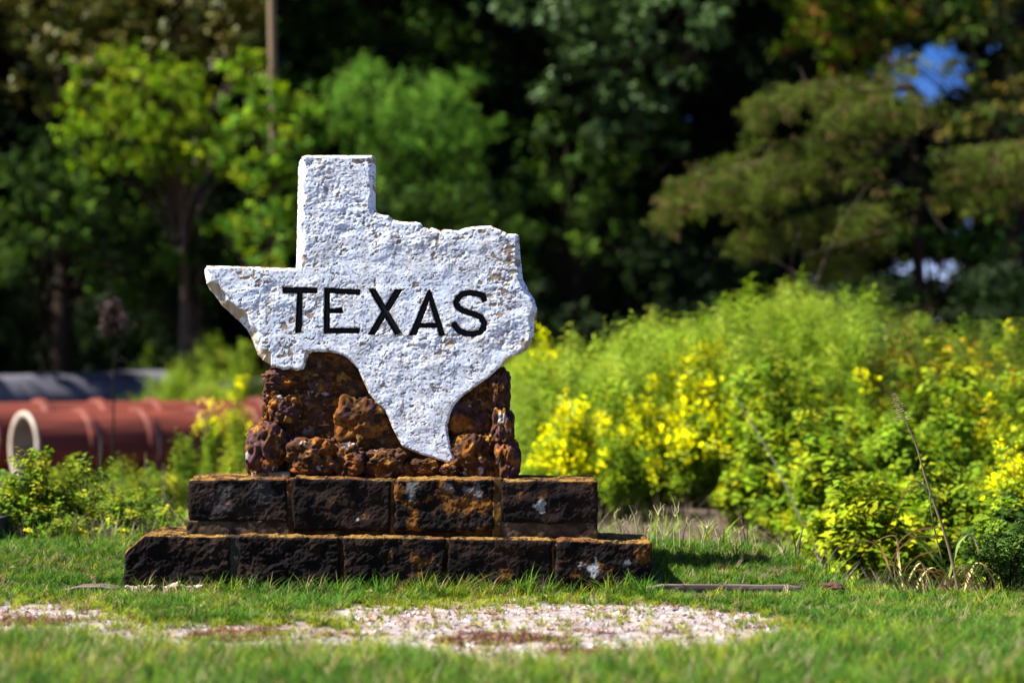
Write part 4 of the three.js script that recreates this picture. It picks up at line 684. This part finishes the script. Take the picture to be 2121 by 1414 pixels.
{
  const R = rng(4242), items = [], TOP = [[1040, 760], [1110, 740], [1250, 730], [1350, 700], [1500, 660], [1650, 625], [1800, 650], [1900, 700], [2200, 710]];
  const topAt = (px) => { let i = 0; while (i < TOP.length - 2 && px > TOP[i + 1][0]) i++; return mix(TOP[i][1], TOP[i + 1][1], clamp((px - TOP[i][0]) / (TOP[i + 1][0] - TOP[i][0]))); };
  for (let i = 0; i < 20000; i++) {
    const px = mix(1050, 2250, R()), d = mix(14.2, 18.5, R()), x = (px - CX) / F * d, z = CZ - d, gy = groundY(x, z), H = EYE + (HORIZON - topAt(px)) / F * d - gy, y = gy + H * Math.pow(R(), 0.8) * (0.72 + 0.5 * fbm(x * 1.4, 2, z * 1.4, 3) + 0.2);
    if (n3(x * 1.9, y * 1.9, z * 1.9) + 0.5 * n3(x * 5, y * 3, z * 5) < 0.0) continue;
    items.push({ m: place(x, y, z, (R() - 0.5) * 1.2, R() * 6.28, (R() - 0.5) * 1.2, 0.7 + 0.5 * R()), c: tint(R, px > 1800 ? [...MID, ...OLIVE, ...BLADE] : [...BLADE, ...LIMEL]) });
  }
  const low = [], PAL2 = [...VINE, ...BLADE];
  for (let i = 0; i < 15000; i++) {
    const px = mix(1470, 2260, R()), d = mix(10.6, 14.2, Math.sqrt(R())), x = (px - CX) / F * d, z = CZ - d, gy = groundY(x, z);
    if (edgeZ(x) - z < 0.35 || px < 1500 + 170 * smooth(14.2, 11.5, d)) continue;
    const H = (0.35 + 0.75 * smooth(10.6, 14, d)) * (0.75 + 0.9 * fbm(x * 1.7, 5, z * 1.7, 3)), y = gy + H * Math.pow(R(), 0.7);
    if (n3(x * 2.6, y * 2.6, z * 2.6) + 0.6 * n3(x * 7, y * 6, z * 7) < -0.05) continue;
    low.push({ m: place(x, y, z, (R() - 0.5) * 1.4, R() * 6.28, (R() - 0.5) * 1.4, 0.7 + 0.4 * R()), c: tint(R, PAL2, 0.5) });
  }
  tag(scatter('bank_growth', LEAF.vine, M.leaf, low, scene), 'leafy low growth running down the bank between the bushes', 'undergrowth');
  tag(scatter('thicket_growth', LEAF.narrow, M.leaf, items, scene), 'tangled green growth filling the thicket between goldenrods and shrubs', 'undergrowth');
}
{ // dry grass and litter of the rough ground beyond the lawn
  const R = rng(808), items = [];
  for (let i = 0; i < 9000; i++) { const d = 9.4 + 12 * R() * R(), px = mix(-80, 2200, R()), x = (px - CX) / F * d, z = CZ - d; if (edgeZ(x) - z < 0.15) continue; const right = x > 0.5; if (right && R() < 0.5) continue; items.push({ m: place(x, groundY(x, z), z, (R() - 0.5) * 0.5, R() * 6.28, (R() - 0.5) * 0.5, 0.7 + 1.1 * R()), c: tint(R, R() < (right ? 0.7 : 0.5) ? [[0.19, 0.15, 0.10], [0.24, 0.18, 0.12], [0.14, 0.095, 0.075]] : BLADE, 0.5) }); }
  tag(scatter('dry_grass', TUFT[3], M.grass, items, scene), 'dry brownish rough grass on the unmown ground beyond the lawn', 'rough grass');
}
// Small single things: leaning stick, dead plume, dry stalks, seed stalks, tall grass, dark weed.
{
  const a = at(1690, 1150, 12.2), b = at(1520, 815, 12.6), s = thing('bare_stick', a, 'long pale bare stick leaning across the thicket', 'stick'); grow(s, 'stick_shaft', [a, a.clone().lerp(b, 0.5).add(new THREE.Vector3(0.03, 0.02, 0)), b], 0.008, 0.003, M.stickGrey, 6);
  const dp = at(232, 800, 16), dt = at(236, 700, 16); dp.y = groundY(dp.x, dp.z);
  const dead = thing('dead_plant', dp, 'dead brown plume on a dark stalk before the grey pipe', 'dead plant'); grow(dead, 'stem', [dp, dt], 0.012, 0.006, M.bark, 6);
  const R = rng(71), it = []; for (let i = 0; i < 90; i++) { const t = R(), w = 0.11 * Math.sin(Math.PI * (0.1 + 0.85 * t)) * (0.6 + 0.8 * R()); it.push({ m: place((R() - 0.5) * 2 * w + dt.x - dp.x, mix(dt.y, at(0, 635, 16).y, t) - dp.y, (R() - 0.5) * 2 * w, (R() - 0.5) * 2, R() * 6, (R() - 0.5) * 2, 0.5 + 0.4 * R()), c: tint(R, [[0.055, 0.036, 0.032], [0.075, 0.05, 0.044]]) }); }
  scatter('plume', LEAF.small, M.leaf, it, dead);
  const stalkLabel = 'thin dry pale stalk standing before the shaded clay pipes', proto = thing('dry_stalk', new THREE.Vector3(), stalkLabel, 'dry stalk', 'dry stalks before the clay pipes');
  part('stem', tube([new THREE.Vector3(), new THREE.Vector3(0.01, 0.2, 0), new THREE.Vector3(-0.01, 0.45, 0.01)], 0.006, 0.003, 5), M.pale, proto);
  [[205, 930], [235, 940], [262, 935], [292, 925], [300, 945], [160, 935], [330, 930]].forEach(([px, py], i) => { const o = i ? proto.clone() : proto; if (i) { o.name = numbered('dry_stalk'); scene.add(o); } const d = 14.6 - i * 0.1, v = at(px, py, d); o.position.set(v.x, groundY(v.x, v.z), v.z); o.rotation.z = (i % 3 - 1) * 0.08; o.scale.y = 0.8 + 0.15 * (i % 4); });
}
{ // flowering grass stalks: a straight culm with a few finger-like spikes
  const gName = 'grass seed stalks standing at the lawn edge', R = rng(909), protos = [0, 1, 2].map((k) => { const o = new THREE.Group(); const top = new THREE.Vector3(0.025 * (k - 1), 0.21, 0); part('stem', tube([new THREE.Vector3(), new THREE.Vector3(0.004, 0.1, 0), top], 0.0019, 0.0012, 5), M.straw, o); for (let f = 0; f < 2 + k; f++) { const a = (f - (1 + k) / 2) * 0.42; part('spike', tube([top, top.clone().add(new THREE.Vector3(Math.sin(a) * 0.035, 0.04 * Math.cos(a), (R() - 0.5) * 0.03)), top.clone().add(new THREE.Vector3(Math.sin(a) * 0.055, 0.075 * Math.cos(a), (R() - 0.5) * 0.05))], 0.0017, 0.0010, 5), M.straw, o); } return o; });
  [[1276, 1108, 1052], [1290, 1112, 1072], [1312, 1112, 1065], [1318, 1112, 1045], [1350, 1125, 1055], [1362, 1125, 1040], [1375, 1128, 1060], [1380, 1128, 1050], [1398, 1132, 1045], [1408, 1132, 1025], [1428, 1140, 1070], [1458, 1142, 1075], [1488, 1146, 1080], [1535, 1150, 1103], [1565, 1156, 1095], [1455, 1142, 1110], [1340, 1122, 1096]].forEach(([px, py, tp], i) => { const o = protos[i % 3].clone(), d = 9.75, v = at(px, py, d); o.name = numbered('grass_stalk'); scene.add(o); tag(o, 'thin straw-coloured grass seed stalk on the lawn edge past the steps', 'grass stalk', gName); const gy = groundY(v.x, v.z); o.position.set(v.x, gy, v.z); o.rotation.set(0, R() * 6, (R() - 0.5) * 0.3); const h = (EYE + (HORIZON - tp) / F * d - gy) / 0.285; o.scale.set(1, Math.max(0.5, h), 1); });
}
function bladeGeo(pts, w) { const c = new THREE.CatmullRomCurve3(pts), n = 16, pos = [], idx = [], p = new THREE.Vector3(), t = new THREE.Vector3(), s = new THREE.Vector3(); for (let i = 0; i <= n; i++) { const u = i / n; c.getPoint(u, p); c.getTangent(u, t); s.set(-t.y, t.x, 0.8).cross(t).normalize(); const k = w / 2 * (u < 0.12 ? 0.6 + u * 3.3 : Math.pow(1 - u, 0.6) * 1.05); pos.push(p.x - s.x * k, p.y - s.y * k, p.z - s.z * k, p.x, p.y - k * 0.3, p.z, p.x + s.x * k, p.y + s.y * k, p.z + s.z * k); } for (let i = 0; i < n; i++) for (let q = 0; q < 2; q++) { const a = i * 3 + q; idx.push(a, a + 1, a + 3, a + 1, a + 4, a + 3); } return rawGeo(pos, idx); }
{
  const d = 8.95, base = at(1990, 1242, d), o = thing('tall_grass', base.clone().setY(groundY(base.x, base.z)), 'tall arching grass with brown-edged blades and one long seed head', 'tall grass');
  const to = (px, py, dz = 0) => at(px, py, d + dz).sub(o.position), strap = (m, w, ...p) => part('blade', bladeGeo(p.map(([x, y, dz = 0]) => to(x, y, dz)), w), m, o);
  const bl = new THREE.MeshPhysicalMaterial({ color: new THREE.Color(0.15, 0.24, 0.03), roughness: 0.7, transmission: 0.3, thickness: 0, side: THREE.DoubleSide }), br = new THREE.MeshPhysicalMaterial({ color: new THREE.Color(0.34, 0.19, 0.06), roughness: 0.8, transmission: 0.25, thickness: 0, side: THREE.DoubleSide }), st = new THREE.MeshPhysicalMaterial({ color: new THREE.Color(0.52, 0.40, 0.17), roughness: 0.8, transmission: 0.25, thickness: 0, side: THREE.DoubleSide });
  part('stem', tube([[1990, 1245], [1965, 1130], [1935, 1040], [1915, 980], [1898, 920], [1880, 880], [1862, 835], [1850, 812]].map(([x, y]) => to(x, y)), 0.008, 0.002, 6), mat({ color: new THREE.Color(0.17, 0.12, 0.06) }), o);
  part('stem', tube([[1985, 1245], [1950, 1150], [1930, 1060], [1925, 1000]].map(([x, y]) => to(x, y, 0.03)), 0.005, 0.002, 6), mat({ color: new THREE.Color(0.10, 0.14, 0.04) }), o);
  strap(br, 0.0203, [1945, 1092], [1900, 1098], [1865, 1120], [1855, 1160, -0.03], [1850, 1190, -0.04]); strap(br, 0.0188, [1950, 1115], [1900, 1112], [1860, 1140, -0.02], [1840, 1175, -0.04], [1830, 1200, -0.05]);
  strap(br, 0.0174, [1948, 1140], [1905, 1150], [1875, 1180], [1872, 1225, -0.03]); strap(bl, 0.0188, [1955, 1165], [1920, 1130], [1890, 1105], [1860, 1088, 0.04]); strap(br, 0.0145, [1918, 1008], [1880, 1018], [1860, 1045], [1850, 1075]); strap(br, 0.0145, [1917, 1010], [1895, 995], [1880, 1010], [1888, 1030]);
  strap(bl, 0.0174, [1960, 1190], [1930, 1150, 0.03], [1900, 1120, 0.05], [1870, 1095, 0.07]); strap(st, 0.0145, [1870, 1215], [1862, 1160, 0.05], [1855, 1110, 0.05], [1820, 1118, 0.03], [1800, 1140, 0]); strap(br, 0.0145, [1850, 1200], [1820, 1130], [1780, 1120], [1745, 1145, -0.04], [1738, 1165, -0.05]);
  strap(bl, 0.0174, [1965, 1200], [1990, 1120], [2010, 1105], [2030, 1145]); strap(st, 0.0174, [2030, 1145, 0], [2015, 1112], [1998, 1102], [1970, 1108]); strap(br, 0.0174, [1975, 1210], [1940, 1185], [1900, 1182], [1870, 1195]); strap(br, 0.0145, [1970, 1205], [1945, 1180], [1925, 1200], [1918, 1218, -0.04]);
  strap(bl, 0.0174, [1922, 1025], [1912, 1000, -0.02], [1935, 1030, -0.03]); strap(st, 0.0159, [1990, 1240], [2010, 1190], [2025, 1165], [2050, 1175]); strap(st, 0.0174, [2060, 1245], [2055, 1220], [2040, 1212], [2025, 1195]); strap(bl, 0.0174, [1852, 1220], [1840, 1205], [1825, 1190], [1815, 1185]); strap(br, 0.0159, [1980, 1240], [1960, 1215], [1930, 1200], [1905, 1190]);
  for (let i = 0; i < 34; i++) { const R = rng(i + 60), x = 1860 + 230 * R(), k = R() < 0.5 ? -1 : 1; strap([bl, br, st][i % 3], 0.012, [x, 1245], [x + k * 15, 1215 - 20 * R(), 0.04 * k], [x + k * 40, 1190 - 30 * R(), 0.06 * k], [x + k * (60 + 20 * R()), 1215, 0.1 * k]); }
  const gs = []; { const R = rng(88); for (let i = 0; i < 26; i++) { const t = i / 26, cx = mix(1874, 1850, t), cy = mix(872, 814, t), s = i % 2 ? 1 : -1, l = mix(22, 4, t) * (0.5 + 0.6 * R()); gs.push(tube([to(cx, cy), to(cx + s * l, cy - l * 0.25, (R() - 0.5) * 0.03)], 0.0012, 0.0016, 4)); } }
  part('seed_head', mergeGeometries(gs), M.dry, o);
}
plant({ name: 'weed', label: 'dark green small-leaved weed with dry twigs at the foot of the tall grass', category: 'weed', seed: 991, px: 2085, top: 1055, d: 9.0, spread: 85, stems: 26, perStem: 15, leaf: LEAF.small, leafSize: 0.42, pal: [[0.06, 0.12, 0.015], [0.09, 0.17, 0.02], [0.04, 0.08, 0.012]], stemR: 0.003, stemMat: M.bark, from: 0.3 });

renderer.render(scene, camera);
